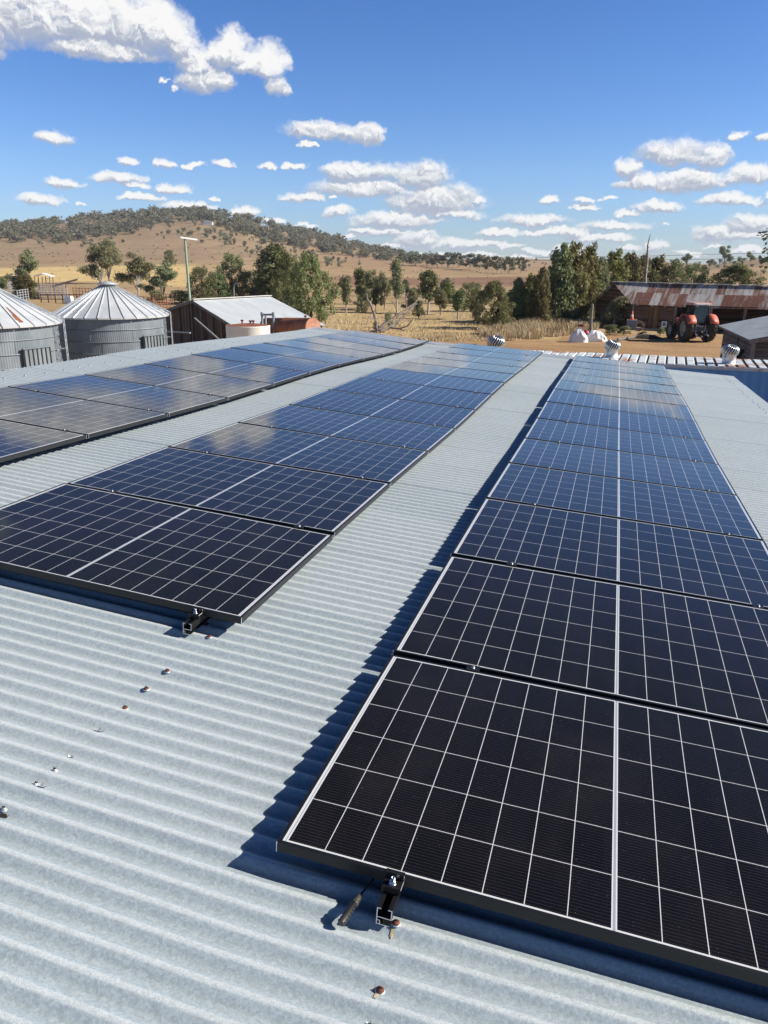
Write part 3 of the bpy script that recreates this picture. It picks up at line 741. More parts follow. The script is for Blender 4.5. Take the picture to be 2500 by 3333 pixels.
def _ground(t, b):
    a = t.n('ShaderNodeAttribute', attribute_name='soil'); v = obj(t)
    n1 = t.noise(v, .35, 8, .7); n2 = t.noise(v, 3.2, 5, .7); n3 = t.noise(t.vm('MULTIPLY', v, (1, 1, .2)), .04, 6, .6)
    k = t.m('ADD', t.m('ADD', t.m('MULTIPLY', n1, .9), t.m('MULTIPLY', n2, .7)), t.m('MULTIPLY', n3, .6))
    st_ = t.noise(t.vm('MULTIPLY', v, (.012, .11, 0)), 1.0, 6, .7)     # contour tracks and mown lines
    k = t.m('ADD', t.m('MULTIPLY', k, .8), t.m('MULTIPLY', st_, .55)); f = t.m('MULTIPLY_ADD', k, .95, -.10)
    hs = t.n('ShaderNodeHueSaturation'); t.l(a.outputs['Color'], hs.inputs['Color']); t.l(f, hs.inputs['Value'])
    # darker tussock specks on the grass, none in the bare yard
    sp = t.sm(t.vor(v, .55, out=0), .30, .16); sp = t.m('MULTIPLY', sp, t.sm(n1, .45, .6))
    sp = t.m('MULTIPLY', t.m('MULTIPLY', sp, t.m('SUBTRACT', 1, a.outputs['Alpha'])), .5)
    # the yard: gravel, wheel tracks and damp patches
    trk = t.noise(t.vm('MULTIPLY', v, (.10, .9, 0)), 1.0, 6, .7); grv = t.sm(t.vor(v, 7.0, out=0), .34, .12)
    yk = t.m('ADD', t.m('MULTIPLY', t.sm(trk, .48, .68), .35), t.m('MULTIPLY', t.m('MULTIPLY', grv, t.sm(n1, .40, .62)), .35))
    hs2 = t.mix(t.m('MULTIPLY', yk, a.outputs['Alpha']), hs.outputs[0], (.13, .085, .05))
    c = t.mix(sp, hs2, (.11, .085, .045))
    t.l(c, b.inputs['Base Color']); b.inputs['Roughness'].default_value = .95; b.inputs['Specular IOR Level'].default_value = .1
    bump(t, b, t.m('ADD', t.m('MULTIPLY', n2, .5), n1), .9, .12)
me.materials.append(mat('earth_and_dry_grass', fn=_ground))
go = bpy.data.objects.new('ground', me); COL.objects.link(go); tag(go, kind='structure')

# ------------------------------------------------------------------ farm buildings
def V(*a): return Vector(a)
def poly_in(t, pts): return [p-t.location for p in pts]
# --- grain silos
def silo(D, xc, rad, ze, za, label, ladder_az, door_az, stain):
    c = atD(xc, 1000, D); base = V(c.x, c.y, 0)
    face = math.atan2(-base.x, -base.y)                # direction back to the camera (from +Y)
    t = thing('grain_silo', label, 'silo', base, -face, 'corrugated grain silos behind the left roof edge')
    # local +Y points to the camera
    N = 360; rings = 6; b = MB()
    rh = ze/rings
    for q in range(rings):
        z0, z1 = q*rh, (q+1)*rh-.012; vs = []
        for z in (z0, z1):
            for k in range(N):
                a = 2*math.pi*k/N; r_ = rad+.0035*(1 if k % 2 else -1)+q*.003; vs.append((r_*math.sin(a), r_*math.cos(a), z))
        b.add(vs, [(k, (k+1) % N, N+(k+1) % N, N+k) for k in range(N)], 0, False)
        if q: b.lathe([(rad+.005, z0-.035), (rad+.040, z0-.03), (rad+.042, z0+.004), (rad+.005, z0+.008)], 96, mat=0)
    for a in (.35, -.45, 1.1, -1.2, 2.2, 3.0):         # vertical sheet laps
        for q in range(rings): b.box(((rad+.012)*math.sin(a+q*.21), (rad+.012)*math.cos(a+q*.21), q*rh+rh/2), (.022, .022, rh*.94), 0)
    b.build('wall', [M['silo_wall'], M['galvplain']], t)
    n_ = 30; b = MB(); ro, ri = rad+.20, .30
    for k in range(n_):
        a0, a1 = 2*math.pi*(k+.03)/n_, 2*math.pi*(k+.97)/n_; am = (a0+a1)/2
        P = lambda r_, a, z: V(r_*math.sin(a), r_*math.cos(a), z)
        b.quad(P(ro, a0, ze), P(ro, a1, ze), P(ri, a1, za), P(ri, a0, za), 0)
        b.quad(P(ro, a0, ze), P(ro, a1, ze), P(ro-.01, a1, ze-.06), P(ro-.01, a0, ze-.06), 0)
        a = 2*math.pi*k/n_; b.beam(P(ro+.005, a, ze+.022), P(ri, a, za+.022), .022, .034, 0)
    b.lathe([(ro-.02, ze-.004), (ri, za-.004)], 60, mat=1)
    if stain:
        for (aa, r0, r1, w_) in ((-.50, .62, .93, .03), (-.47, .78, .88, .02)):
            z = lambda r_: ze+(za-ze)*(ro-r_)/(ro-ri)+.005
            b.quad(P(ro*r1, aa-w_, z(ro*r1)), P(ro*r1, aa+w_, z(ro*r1)), P(ro*r0, aa+w_*.5, z(ro*r0)), P(ro*r0, aa-w_*.4, z(ro*r0)), 2)
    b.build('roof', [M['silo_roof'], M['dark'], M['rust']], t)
    b = MB(); b.lathe([(ri+.02, za-.02), (ri+.02, za+.08), (ri+.20, za+.06), (ri+.20, za+.075), (.01, za+.21)], 32); b.build('cap', M['galvplain'], t)
    b = MB()
    for a in ladder_az[:1]:
        for z0, z1, r_ in ((.1, ze+.1, rad+.27),):
            ta = V(math.cos(a), -math.sin(a), 0); o = V(math.sin(a), math.cos(a), 0)*r_
            for s in (-.19, .19): b.beam(o+ta*s+V(0, 0, z0), o+ta*s+V(0, 0, z1), .045, .03)
            for i in range(int((z1-z0)/.29)): b.beam(o-ta*.19+V(0, 0, z0+.2+i*.29), o+ta*.19+V(0, 0, z0+.2+i*.29), .03, .03)
            top = V(math.sin(a), math.cos(a), 0)*ri*1.6+V(0, 0, za-.1)
            for s in (-.19, .19): b.beam(o+ta*s+V(0, 0, z1), top+ta*s*.8, .04, .03)
            for i in range(8):
                p0 = o.lerp(top, (i+.5)/8)+V(0, 0, z1*(1-(i+.5)/8)); b.beam(p0-ta*.19, p0+ta*.19, .03, .03)
            for z in (.9, 2.0): b.beam(o+V(0, 0, z), o*((rad)/r_)+V(0, 0, z), .04, .04)
    b.build('ladder', M['galvplain'], t)
    a = ladder_az[1]; b = MB(); o = V(math.sin(a), math.cos(a), 0)*(rad+.06); ta = V(math.cos(a), -math.sin(a), 0)
    for s in (-.12, .12): b.beam(o+ta*s+V(0, 0, .2), o+ta*s+V(0, 0, ze-.1), .03, .03)
    for i in range(8): b.beam(o-ta*.12+V(0, 0, .35+i*.33), o+ta*.12+V(0, 0, .35+i*.33), .035, .04)
    b.build('step_irons', M['grey_steel'], t)
    a = door_az; b = MB(); ta = V(math.cos(a), -math.sin(a), 0); o = V(math.sin(a), math.cos(a), 0)*(rad+.05); nn = o.normalized()
    wv = .62; z0, z1 = 1.0, 2.2
    rot = Matrix(((ta.x, nn.x, 0), (ta.y, nn.y, 0), (ta.z, nn.z, 1)))
    b.box(o+V(0, 0, (z0+z1)/2), (wv*2, .05, z1-z0), 0, rot)
    for i in range(7): b.box(o+ta*(-wv+.02+i*(2*wv-.04)/6)+nn*.035+V(0, 0, (z0+z1)/2), (.035, .04, z1-z0), 1, rot)
    b.box(o+nn*.03+V(0, 0, z1+.02), (wv*2+.06, .08, .05), 0, rot)
    b.build('door', [M['silo_wall'], M['burnt']], t)
    return t
silo(38.5, 357, 2.40, 3.02, 4.30, 'round grey grain silo with whole cone roof, between the other silo and timber shed', (-1.42, -1.28), -.78, False)
silo(34.5, -62, 2.66, 3.05, 4.55, 'round grain silo with rust streak on its cone roof, cut by left edge', (-1.36, -1.16), -.66, True)

# --- gable shed with dark upright boards, left
eR, eF, eL = V(-19.8, 38.5, 2.2), V(-16.9, 44.3, 1.85), V(-26.8, 43.1, 2.5)
aN, aF = V(-23.3, 40.8, 3.28), V(-21.8, 47.5, 3.28)
eLF = eL+(aF-aN)
t = thing('timber_shed', 'gabled shed of blackened upright boards with a pale iron roof, beside the silos', 'shed', V(-21.5, 43, 0))
def panel_obj(name, pts, m_, par, thick=.03, xdir=None, **kw):
    """flat polygon with its own axes (x along xdir, z up the plane) so that materials can follow it"""
    o = pts[0]; x = (xdir or (pts[1]-pts[0])).normalized(); n_ = None
    for i in range(1, len(pts)-1):
        n_ = (pts[i]-pts[0]).cross(pts[i+1]-pts[0])
        if n_.length > 1e-6: break
    n_ = n_.normalized(); y = n_.cross(x).normalized()
    Mx = frame(o, x, n_, y) if kw.pop('upz', False) else frame(o, x, y, n_)
    inv = Mx.inverted(); b = MB(); b.extr([inv @ p for p in pts], inv.to_3x3() @ (n_*thick))
    ob = b.build(name, m_, par, **kw)
    ob.matrix_parent_inverse = Matrix.Translation(-par.location); ob.matrix_basis = Mx
    return ob
dn = lambda p: V(p.x, p.y, 0)
ovh = lambda p, q, d: p+(p-q).normalized()*d
panel_obj('gable_wall', [dn(eL), dn(eR), eR-V(0, 0, .08), aN-V(0, 0, .08), eL-V(0, 0, .08)], M['dark_planks'], t, upz=True)
panel_obj('side_wall', [dn(eR), dn(eF), eF-V(0, 0, .08), eR-V(0, 0, .08)], M['dark_planks'], t, upz=True)
panel_obj('back_wall', [dn(eF), dn(eLF), eLF-V(0, 0, .08), aF-V(0, 0, .08), eF-V(0, 0, .08)], M['dark_planks'], t, upz=True)
panel_obj('side_wall', [dn(eLF), dn(eL), eL-V(0, 0, .08), eLF-V(0, 0, .08)], M['dark_planks'], t, upz=True)
def corr_sheet(name, a, b_, c, d, m_, par, pitch=.09, amp=.012, sag=0, lap=None, mats=None):
    """corrugated roof plane a-b eave, d-c ridge; ridges run from eave to ridge"""
    x = (b_-a).normalized(); yv = (d-a); n_ = x.cross(yv).normalized(); y = n_.cross(x).normalized()
    L_ = (b_-a).length; H_ = yv.length; bm = MB(); bm.smooth = True
    nx = max(8, int(L_/pitch*6)); ny = 8; vs = []
    Mx = frame(a, x, y, n_); inv = Mx.inverted()
    for j in range(ny+1):
        for i in range(nx+1):
            s_, q = i/nx, j/ny
            p = a.lerp(b_, s_).lerp(d.lerp(c, s_), q)
            pl_ = inv @ p
            pl_.z += amp*math.cos(2*math.pi*s_*L_/pitch)+sag*math.sin(math.pi*s_)*-1+(.02*math.sin(s_*9+q*3) if sag else 0)
            if lap and q < lap+.01: pl_.z += .012
            vs.append(pl_)
    bm.add(vs, [(j*(nx+1)+i, j*(nx+1)+i+1, (j+1)*(nx+1)+i+1, (j+1)*(nx+1)+i) for j in range(ny) for i in range(nx)])
    ob = bm.build(name, m_, par); ob.matrix_parent_inverse = Matrix.Translation(-par.location); ob.matrix_basis = Mx
    return ob
gd = (aN-aF).normalized()*.22
sR = (eR-aN).normalized()*.25; sL = (eL-aN).normalized()*.25
corr_sheet('roof', eR+gd+sR, eF-gd+sR, aF-gd, aN+gd, M['shed_roof_pale'], t, lap=.4)
corr_sheet('roof', eLF-gd+sL, eL+gd+sL, aN+gd+V(0, 0, .004), aF-gd+V(0, 0, .004), M['shed_roof_pale'], t)
b = MB(); L0 = lambda p: p-t.location
b.beam(L0(aN+gd+V(0, 0, .05)), L0(aF-gd+V(0, 0, .05)), .36, .035); b.build('ridge_cap', varied('ridge_old_zinc', (.50, .47, .40), (.58, .57, .53), 1.5, .6), t)
b = MB(); nrm = (eR-eL).cross(V(0, 0, 1)).normalized()
if nrm.dot(-eR) < 0: nrm = -nrm
for (p, q) in ((eL+sL, aN), (aN, eR+sR)): b.beam(L0(p+gd*.8-V(0, 0, .09)), L0(q+gd*.8-V(0, 0, .09)), .04, .14)
b.build('barge_board', M['timber'], t)
b = MB()
pa = atD(642, 1035, 41.2); pb = atD(722, 1105, 40.0); b.beam(L0(pa+nrm*.15), L0(pb+nrm*.15), .09, .06); b.build('brace', M['grey_box'], t); b = MB()
pa = atD(552, 1079, 43.6); pb = atD(628, 1083, 42.2); b.beam(L0(pa+nrm*.15), L0(pb+nrm*.15), .09, .06)
b.build('brace', M['grey_steel'], t)

# --- tanks in front of it
c = atD(807, 1060, 33.0); t = thing('water_tank', 'upright round white tank with a rusty lid in front of the timber shed', 'tank', V(c.x, c.y, 0))
hz = c.z; b = MB(); rr = .90
b.lathe([(rr, 0), (rr, hz-.02), (rr+.015, hz), (rr, hz+.02)], 48); b.build('shell', M['tank_white'], t)
b = MB(); b.lathe([(rr, hz+.016), (rr*.5, hz+.07), (.01, hz+.09)], 48); b.build('lid', M['rust'], t)
b = MB()
for (x, y) in ((-.35, .2), (.12, 0), (.22, .05)): b.tube([(x, y, hz+.05), (x, y, hz+.19)], .035, 8); b.tube([(x-.06, y, hz+.19), (x+.06, y, hz+.19)], .03, 8)
b.build('filler_pipe', M['rust'], t)
c0 = atD(868, 1064, 36.0); c1 = atD(1019, 1066, 33.2); rr = .40
t = thing('fuel_tank', 'long rusty cylinder tank lying on its side next to the white tank', 'tank', V((c0.x+c1.x)/2, (c0.y+c1.y)/2, 0))
ax = (c1-c0).normalized(); b = MB(); L0 = lambda p: p-t.location
n_ = 40; X_ = ax.cross(V(0, 0, 1)).normalized(); Z_ = X_.cross(ax)
prof = [(0, .38), (.02, .40), ((c1-c0).length*.42, .40), ((c1-c0).length*.42+.02, .412), ((c1-c0).length*.46, .412), ((c1-c0).length*.46+.02, .40), ((c1-c0).length-.02, .40), ((c1-c0).length, .405)]
b.tube([L0(c0+ax*d_) for d_, _ in prof], [r_ for _, r_ in prof], 40); b.build('shell', M['rust'], t)
b = MB(); b.disc(L0(c1+ax*.006), .385, 40, ax); b.build('end_plate', varied('orange_rust', (.36, .16, .09), (.46, .24, .15), 3, .8, c3=(.5, .42, .36), s3=4), t)
b = MB()
for f_ in (.2, .8):
    p = c0.lerp(c1, f_)
    for s in (-.3, .3): b.beam(L0(V(p.x, p.y, 0)+X_*s*1.4), L0(p+X_*s-V(0, 0, .3)), .07, .07)
b.build('stand', M['rust'], t)
b = MB(); p = atD(994, 1040, 33.8); b.tube([L0(p), L0(p+V(0, 0, .14))], .03, 8); b.tube([L0(p+V(-.05, 0, .14)), L0(p+V(.05, 0, .14))], .035, 8); b.build('filler_cap', M['rust'], t)
q0, q1, q2, q3 = atD(851, 1050, 35.2), atD(853, 1024, 35.2), atD(890, 1024, 34.9), atD(890, 1036, 34.9)
t = thing('pipe_frame', 'grey galvanised pipe bend rising behind the white tank', 'pipe', V(q0.x, q0.y, 0))
b = MB(); L0 = lambda p: p-t.location
b.tube([V(0, 0, 0), L0(q1)], .05, 10); b.tube([V(.12, .1, 0), L0(q1+V(.12, .1, -.02))], .045, 10); b.tube([L0(q1), L0(q2)], .042, 10); b.tube([L0(q2+V(0, 0, .05)), L0(q3-V(0, 0, .1))], .055, 10); b.tube([L0(q1-V(0, 0, .04)), L0(q1+V(0, 0, .1))], .07, 10); b.tube([L0(q2-V(0, 0, .04)), L0(q2+V(0, 0, .1))], .07, 10)
b.tube([L0(q3-V(0, 0, .1)), L0(V(q3.x, q3.y, 0))], .042, 10); b.build('pipe', M['grey_steel'], t)
p = atD(1040, 1076, 38); t = thing('gas_drum', 'small orange drum half hidden at the end of the rusty tank', 'drum', V(p.x, p.y, 0))
b = MB(); b.lathe([(.0001, p.z+.12), (.18, p.z+.12), (.21, p.z+.08), (.21, 0)], 20); b.build('drum_body', M['orange'], t)

# --- shipping container behind the far edge of the roof
ca, cb_ = V(-4.7, 25.45, 0), V(7.5, 24.72, 0); cx = (cb_-ca).normalized(); cy = V(-cx.y, cx.x, 0); CHT = 2.45; CW = 2.34
t = thing('shipping_container', 'blue shipping container with peeling white ribbed roof just behind the shed', 'container', ca+cx*6.1+cy*1.17, math.atan2(cx.y, cx.x))
Lc = (cb_-ca).length; b = MB(); n_ = int(Lc/.28)
prof = []
for i in range(n_):
    x0 = -Lc/2+i*Lc/n_; w_ = Lc/n_; prof += [(x0, 0), (x0+w_*.16, .0), (x0+w_*.24, .034), (x0+w_*.92, .034)]
prof.append((Lc/2, 0))
vs = [(x, y, CHT+z) for y in (-CW/2+.05, CW/2-.05) for x, z in prof]; m_ = len(prof)
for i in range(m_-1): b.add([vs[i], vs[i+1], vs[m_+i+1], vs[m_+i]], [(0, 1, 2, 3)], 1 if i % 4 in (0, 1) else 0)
for i in range(n_):
    x0 = -Lc/2+i*Lc/n_; w_ = Lc/n_
    for y, s in ((-CW/2+.05, 0), (CW/2-.05, 1)):
        q = [(x0+w_*.16, y, CHT), (x0+w_*.92+.02, y, CHT), (x0+w_*.92, y, CHT+.034), (x0+w_*.24, y, CHT+.034)]; b.add(q, [(0, 1, 2, 3)])
b.build('roof', [M['cont_white'], M['valley_shade']], t)
b = MB()
for y in (-1, 1):
    pr = []
    k_ = int(Lc/.27)
    for i in range(k_):
        x0 = -Lc/2+i*Lc/k_; w_ = Lc/k_; pr += [(x0, 0), (x0+w_*.25, 0), (x0+w_*.5, -.036), (x0+w_*.75, -.036)]
    vs = [(x, y*(CW/2-.012+dy), z) for z in (.15, CHT-.08) for x, dy in pr]; m_ = len(pr)
    b.add(vs, [(i, i+1, m_+i+1, m_+i) for i in range(m_-1)])
b.box((-Lc/2+.02, 0, CHT/2), (.04, CW-.1, CHT-.2)); b.box((Lc/2-.02, 0, CHT/2), (.04, CW-.1, CHT-.2))
b.build('side_panels', M['cont_blue'], t)
b = MB()
for y in (-1, 1):
    b.box((0, y*(CW/2-.03), CHT-.035), (Lc, .06, .09), 0); b.box((0, y*(CW/2-.03), .08), (Lc, .06, .16), 0)
for x in (-1, 1):
    for y in (-1, 1): b.box((x*(Lc/2-.08), y*(CW/2-.08), CHT/2), (.165, .165, CHT+.02), 0)
b.build('top_rail', varied('pale_blue_rail', (.42, .48, .52), (.5, .54, .55), 2, .5, c3=(.22, .10, .06), s3=2.2, t3=(.56, .66)), t)
b = MB(); p0 = V(4.3, -CW/2-.01, CHT-.1); b.tube([p0, p0+V(.04, -.12, -.3), p0+V(.09, -.22, -.8), p0+V(.1, -.25, -1.4)], .012, 6); b.build('loose_cable', M['wire'], t)

# --- whirlybird ventilators
def vent(px, pyb, pyt, label, D=None):
    p = atz(px, pyb, CHT+.03) if D is None else atD(px, pyb, D)
    if D is not None: p.z = CHT+.03
    t = thing('roof_ventilator', label, 'ventilator', p, random.uniform(0, 1), 'spinning ventilators on the container roof')
    s = mpp(p)*(pyb-pyt)/.80
    nh = .36*s; R_ = .35*s; hh = .44*s; rn = .265*s
    b = MB(); b.smooth = True; b.lathe([(rn+.08, 0), (rn+.05, .012), (rn, .03), (rn, nh), (rn+.012, nh), (rn+.012, nh+.03), (rn, nh+.035)], 40); b.build('neck', M['vent_neck'], t)
    b = MB(); n_ = 20
    for k in range(n_):                               # curved fins with dark slots between them
        vs = []
        for j in range(13):
            q = j/12; th = -.62+q*(math.pi/2+.50); z = nh+hh*.40+hh*.58*math.sin(th); rr_ = R_*math.cos(th)**.8
            a = 2*math.pi*k/n_+q*.75
            for da, dr in ((0, 0), (.075, .014*s), (.150, .004*s), (.165, -.05*s)): vs.append(((rr_+dr)*math.cos(a+da), (rr_+dr)*math.sin(a+da), z))
        b.add(vs, [(j*4+i, j*4+i+1, j*4+i+5, j*4+i+4) for j in range(12) for i in range(3)], 0, True)
    b.lathe([(R_*.30, nh+hh*.955), (R_*.26, nh+hh*.985), (R_*.12, nh+hh*1.0), (.001, nh+hh*1.005)], 32, smooth=True)
    b.lathe([(R_*.80, nh+.01), (R_*.84, nh+.02), (R_*.84, nh+.04), (R_*.76, nh+.045)], 32)
    b.lathe([(R_*.66, nh+.02), (R_*.88, nh+hh*.40), (R_*.74, nh+hh*.72), (R_*.25, nh+hh*.93)], 24, mat=1)
    b.build('turbine', [M['chrome'], M['dark']], t)
vent(1612, 1158, 1092, 'bright whirling roof ventilator peeping over the far end of the middle panel row')
vent(1990, 1164, 1107, 'bright whirling roof ventilator rising behind the far end of right panel row')
vent(2371, 1184, 1122, 'bright whirling roof ventilator farthest right, in front of the grey roofed hut')

# --- old barn on the right
A, Bv, Rr = V(1.27, 73.3, 2.2), V(14.6, 69.83, 2.16), V(-2.06, 79.6, 2.05)
apN, apF = V(-.40, 76.4, 3.86), V(13.9, 72.7, 3.74)
RrF = Rr+(apF-apN)
t = thing('old_barn', 'long low weatherboard barn with a patchy rusted iron roof and an open dark bay', 'barn', V(5, 74, 0))
L0 = lambda p: p-t.location
lerp = lambda p, q, f: p.lerp(q, f)
D1 = lerp(A, Bv, .10); D2 = lerp(A, Bv, .163); D3 = lerp(A, Bv, .262)
panel_obj('gable_wall', [dn(Rr), dn(A), A-V(0, 0, .06), apN-V(0, 0, .1), Rr-V(0, 0, .06)], M['barn_planks'], t, upz=True, xdir=(dn(A)-dn(Rr)))
panel_obj('front_wall', [dn(A), dn(D1), D1-V(0, 0, .05), A-V(0, 0, .05)], M['barn_planks'], t, upz=True)
dr = panel_obj('door', [dn(D1)+V(.03, .10, 0), dn(D2)+V(-.03, .10, 0), D2-V(.03, -.10, .15), D1-V(-.03, -.10, .15)], M['door_planks'], t, upz=True)
panel_obj('front_wall', [dn(D2), dn(D3), D3-V(0, 0, .05), D2-V(0, 0, .05)], M['barn_planks'], t, upz=True)
panel_obj('back_wall', [dn(RrF), dn(Rr), Rr-V(0, 0, .06), RrF-V(0, 0, .06)], M['barn_planks'], t, upz=True)
pw_ = lerp(Rr, RrF, .26); panel_obj('partition_wall', [dn(D3)+V(0, .1, 0), dn(pw_), pw_-V(0, 0, .05), D3-V(0, -.1, .05)], M['barn_planks'], t, upz=True)
panel_obj('end_wall', [dn(Bv), dn(RrF), RrF-V(0, 0, .06), apF-V(0, 0, .1), Bv-V(0, 0, .06)], M['barn_planks'], t, upz=True)
ng = (A-Rr).cross(V(0, 0, 1)).normalized(); ng = ng if ng.dot(-A) > 0 else -ng
gd = (apN-apF).normalized()*.28; s1 = (A-apN).normalized()*.32; s2 = (Rr-apN).normalized()*.3
corr_sheet('roof', A+gd+s1, Bv-gd+s1, apF-gd, apN+gd, M['rust_roof'], t, pitch=.2, amp=.008, sag=.06, lap=.5)
corr_sheet('roof', RrF-gd+s2, Rr+gd+s2, apN+gd+V(0, 0, .006), apF-gd+V(0, 0, .006), M['rust_roof'], t, pitch=.16, amp=.02, sag=.04)
b = MB(); b.beam(L0(apN+gd+V(0, 0, .05)), L0(apF-gd+V(0, 0, .05)), .32, .04); b.build('ridge_cap', M['shed_roof_pale'], t)
for f_ in (.262, .47, .66, .83, .995):
    p = lerp(A, Bv, f_); q = lerp(Rr, RrF, f_); b = MB(); b.tube([L0(dn(p)), L0(p-V(0, 0, .05))], .11, 8); b.build('post', M['timber'], t)
b = MB(); b.beam(L0(A-V(0, 0, .12)), L0(Bv-V(0, 0, .12)), .10, .16); b.build('eave_beam', M['barn_planks'], t)
b = MB()
for f_ in (.02, .115, .19, .28): p = L0(lerp(A, Bv, f_)+s1*.6-V(0, 0, .12)); d_ = (A-Rr).normalized(); b.tube([p-d_*.2, p+d_*.05], .06, 8)
b.build('rafter_ends', varied('pale_log_ends', (.30, .26, .20), (.42, .37, .30), 6, .8), t)
b = MB(); p = L0(A+s1*.5+V(-.05, -.02, -.10)); b.tube([p, p+V(-.02, 0, -1.3), p+V(-.04, 0, -2.1)], .055, 8); b.tube([L0(A+s1+V(.15, 0, .1)), L0(A+s1+V(.2, 0, .48)), L0(A+s1+V(1.55, -.35, .44)), L0(A+s1+V(1.6, -.35, .12))], .02, 6); b.build('downpipe', M['grey_steel'], t)
# white strip of a doorway on the gable wall
def gpt(f_, z): return V(Rr.x+(A.x-Rr.x)*f_, Rr.y+(A.y-Rr.y)*f_, z)+ng*.06
b = MB(); b.extr([L0(gpt(.545, .15)), L0(gpt(.60, .15)), L0(gpt(.60, 1.9)), L0(gpt(.545, 1.7))], ng*.02); b.build('white_board', M['white_paint'], t)

# --- timber hut with a grey roof, right
zE = 2.15
e0 = V(5.46, 47.6, zE); e1 = V(5.82, 38.6, zE)
p0 = atz(2700, 950, 3.9); rise = 1.15
xr = V(5.0, .25, 0)
r0 = e0+xr+V(0, 0, rise); r1 = e1+xr+V(0, 0, rise)
f0 = e0+xr*2; f1 = e1+xr*2
t = thing('timber_hut', 'grey weatherboard hut with a plain grey iron roof at the right edge of the yard', 'hut', V(8, 43, 0)); L0 = lambda p: p-t.location
ins = V(.30, 0, 0); i0, i1 = e0+ins+V(0, -.35, .03), e1+ins+V(0, .35, .03)
panel_obj('side_wall', [dn(i0), dn(i1), i1, i0], M['grey_planks'], t, upz=True)
panel_obj('gable_wall', [dn(i1), dn(f1)-ins+V(0, .35, 0), f1-ins+V(0, .35, .03), r1+V(0, .35, -.06), i1], M['grey_planks'], t, upz=True)
panel_obj('side_wall', [dn(f1)-ins, dn(f0)-ins, f0-ins+V(0, 0, .03), f1-ins+V(0, 0, .03)], M['grey_planks'], t, upz=True)
panel_obj('back_wall', [dn(f0)-ins, dn(i0), i0, r0+V(0, -.35, -.06), f0-ins+V(0, 0, .03)], M['grey_planks'], t, upz=True)
corr_sheet('roof', e0, e1, r1, r0, M['shed_roof_grey'], t, pitch=.09, amp=.008, lap=.55)
corr_sheet('roof', f1, f0, r0+V(0, 0, .004), r1+V(0, 0, .004), M['shed_roof_grey'], t, pitch=.09, amp=.008)
b = MB(); b.beam(L0(e1-V(0, -.02, .10)), L0(r1-V(0, -.02, .10)), .05, .17); b.beam(L0(r1-V(0, -.02, .10)), L0(f1-V(0, -.02, .10)), .05, .17); b.build('barge_board', M['timber'], t)
b = MB(); b.beam(L0(e0-V(-.05, 0, .05)), L0(e1-V(-.05, 0, .05)), .04, .10); b.build('fascia', M['timber'], t)
b = MB(); b.beam(L0(dn(i1)+V(-.06, -.06, 0)), L0(i1+V(-.06, -.06, 0)), .16, .16); b.beam(L0(dn(lerp(i0, i1, .55))+V(-.06, 0, 0)), L0(lerp(i0, i1, .55)+V(-.06, 0, -.1)), .14, .14); b.build('corner_post', M['timber'], t)
b = MB(); b.beam(L0(dn(lerp(i0, i1, .92))+V(-1.1, -.5, 0)), L0(lerp(i0, i1, .75)+V(-.1, 0, -.7)), .16, .12); b.build('prop', M['burnt'], t)

# --- tractor
tp = atz(2262, 1113, 0); t = thing('tractor', 'red farm tractor with dark cab, seen from behind on the dirt yard', 'tractor', V(tp.x+.05, tp.y+.2, 0), math.atan2(tp.y, tp.x)-math.pi*0+R(24))
# local x forward (away from the camera and a little left), y left, rear axle at the origin
def wheel(name, x, y, rad, w, side):
    o = MB(); n_ = 48; c = V(x, y, rad)
    prof = [(.60, -.46), (.66, -.50), (.80, -.50), (.90, -.46), (.95, -.34), (.955, 0), (.95, .34), (.90, .46), (.80, .50), (.66, .50), (.60, .46)]
    vs = []; fs = []
    for (r_, yy) in prof:
        for k in range(n_):
            a = 2*math.pi*k/n_; vs.append((x+r_*rad*math.cos(a), y+yy*w, rad+r_*rad*math.sin(a)))
    fs = [(i*n_+k, i*n_+(k+1) % n_, (i+1)*n_+(k+1) % n_, (i+1)*n_+k) for i in range(len(prof)-1) for k in range(n_)]
    o.add(vs, fs, 0, True)
    nl = 20
    for k in range(nl):                               # slanted lugs meeting in a chevron
        for sg in (-1, 1):
            a0 = 2*math.pi*(k+(.5 if sg > 0 else 0))/nl; pts = []
            for (q, da) in ((.03, .0), (.50, .26)):
                for s_ in (-.045, .045):
                    for rr_ in (.94, 1.0 if q < .4 else .97):
                        a = a0+da+s_; pts.append(V(x+rad*rr_*math.cos(a), y+sg*q*w, rad+rad*rr_*math.sin(a)))
            p = pts; o.hexa([p[0], p[2], p[6], p[4], p[1], p[3], p[7], p[5]], 0)
    ty = o.build(name, M['tyre'], t)
    ri = MB()
    sg = side
    vs = []; prof = [(.62, .36), (.60, .30), (.52, .16), (.30, .12), (.28, .22), (.16, .24), (.001, .24)]
    for s2 in (1, -1):
        vs = []
        for (r_, yy) in prof:
            for k in range(n_):
                a = 2*math.pi*k/n_; vs.append((x+r_*rad*math.cos(a), y+yy*w*s2, rad+r_*rad*math.sin(a)))
        ri.add(vs, [(i*n_+k, i*n_+(k+1) % n_, (i+1)*n_+(k+1) % n_, (i+1)*n_+k) for i in range(len(prof)-1) for k in range(n_)], 0, True)
    for k in range(8):
        a = 2*math.pi*k/8; ri.box((x+.4*rad*math.cos(a), y+sg*.17*w, rad+.4*rad*math.sin(a)), (.09, .06*w, .09), 1)
    ri.build('rim', [M['rim'], M['dark']], ty)
wheel('wheel', 0, .86, .94, .56, 1); wheel('wheel', 0, -.86, .94, .56, -1)
wheel('wheel', 2.55, .82, .68, .46, 1); wheel('wheel', 2.55, -.82, .68, .46, -1)
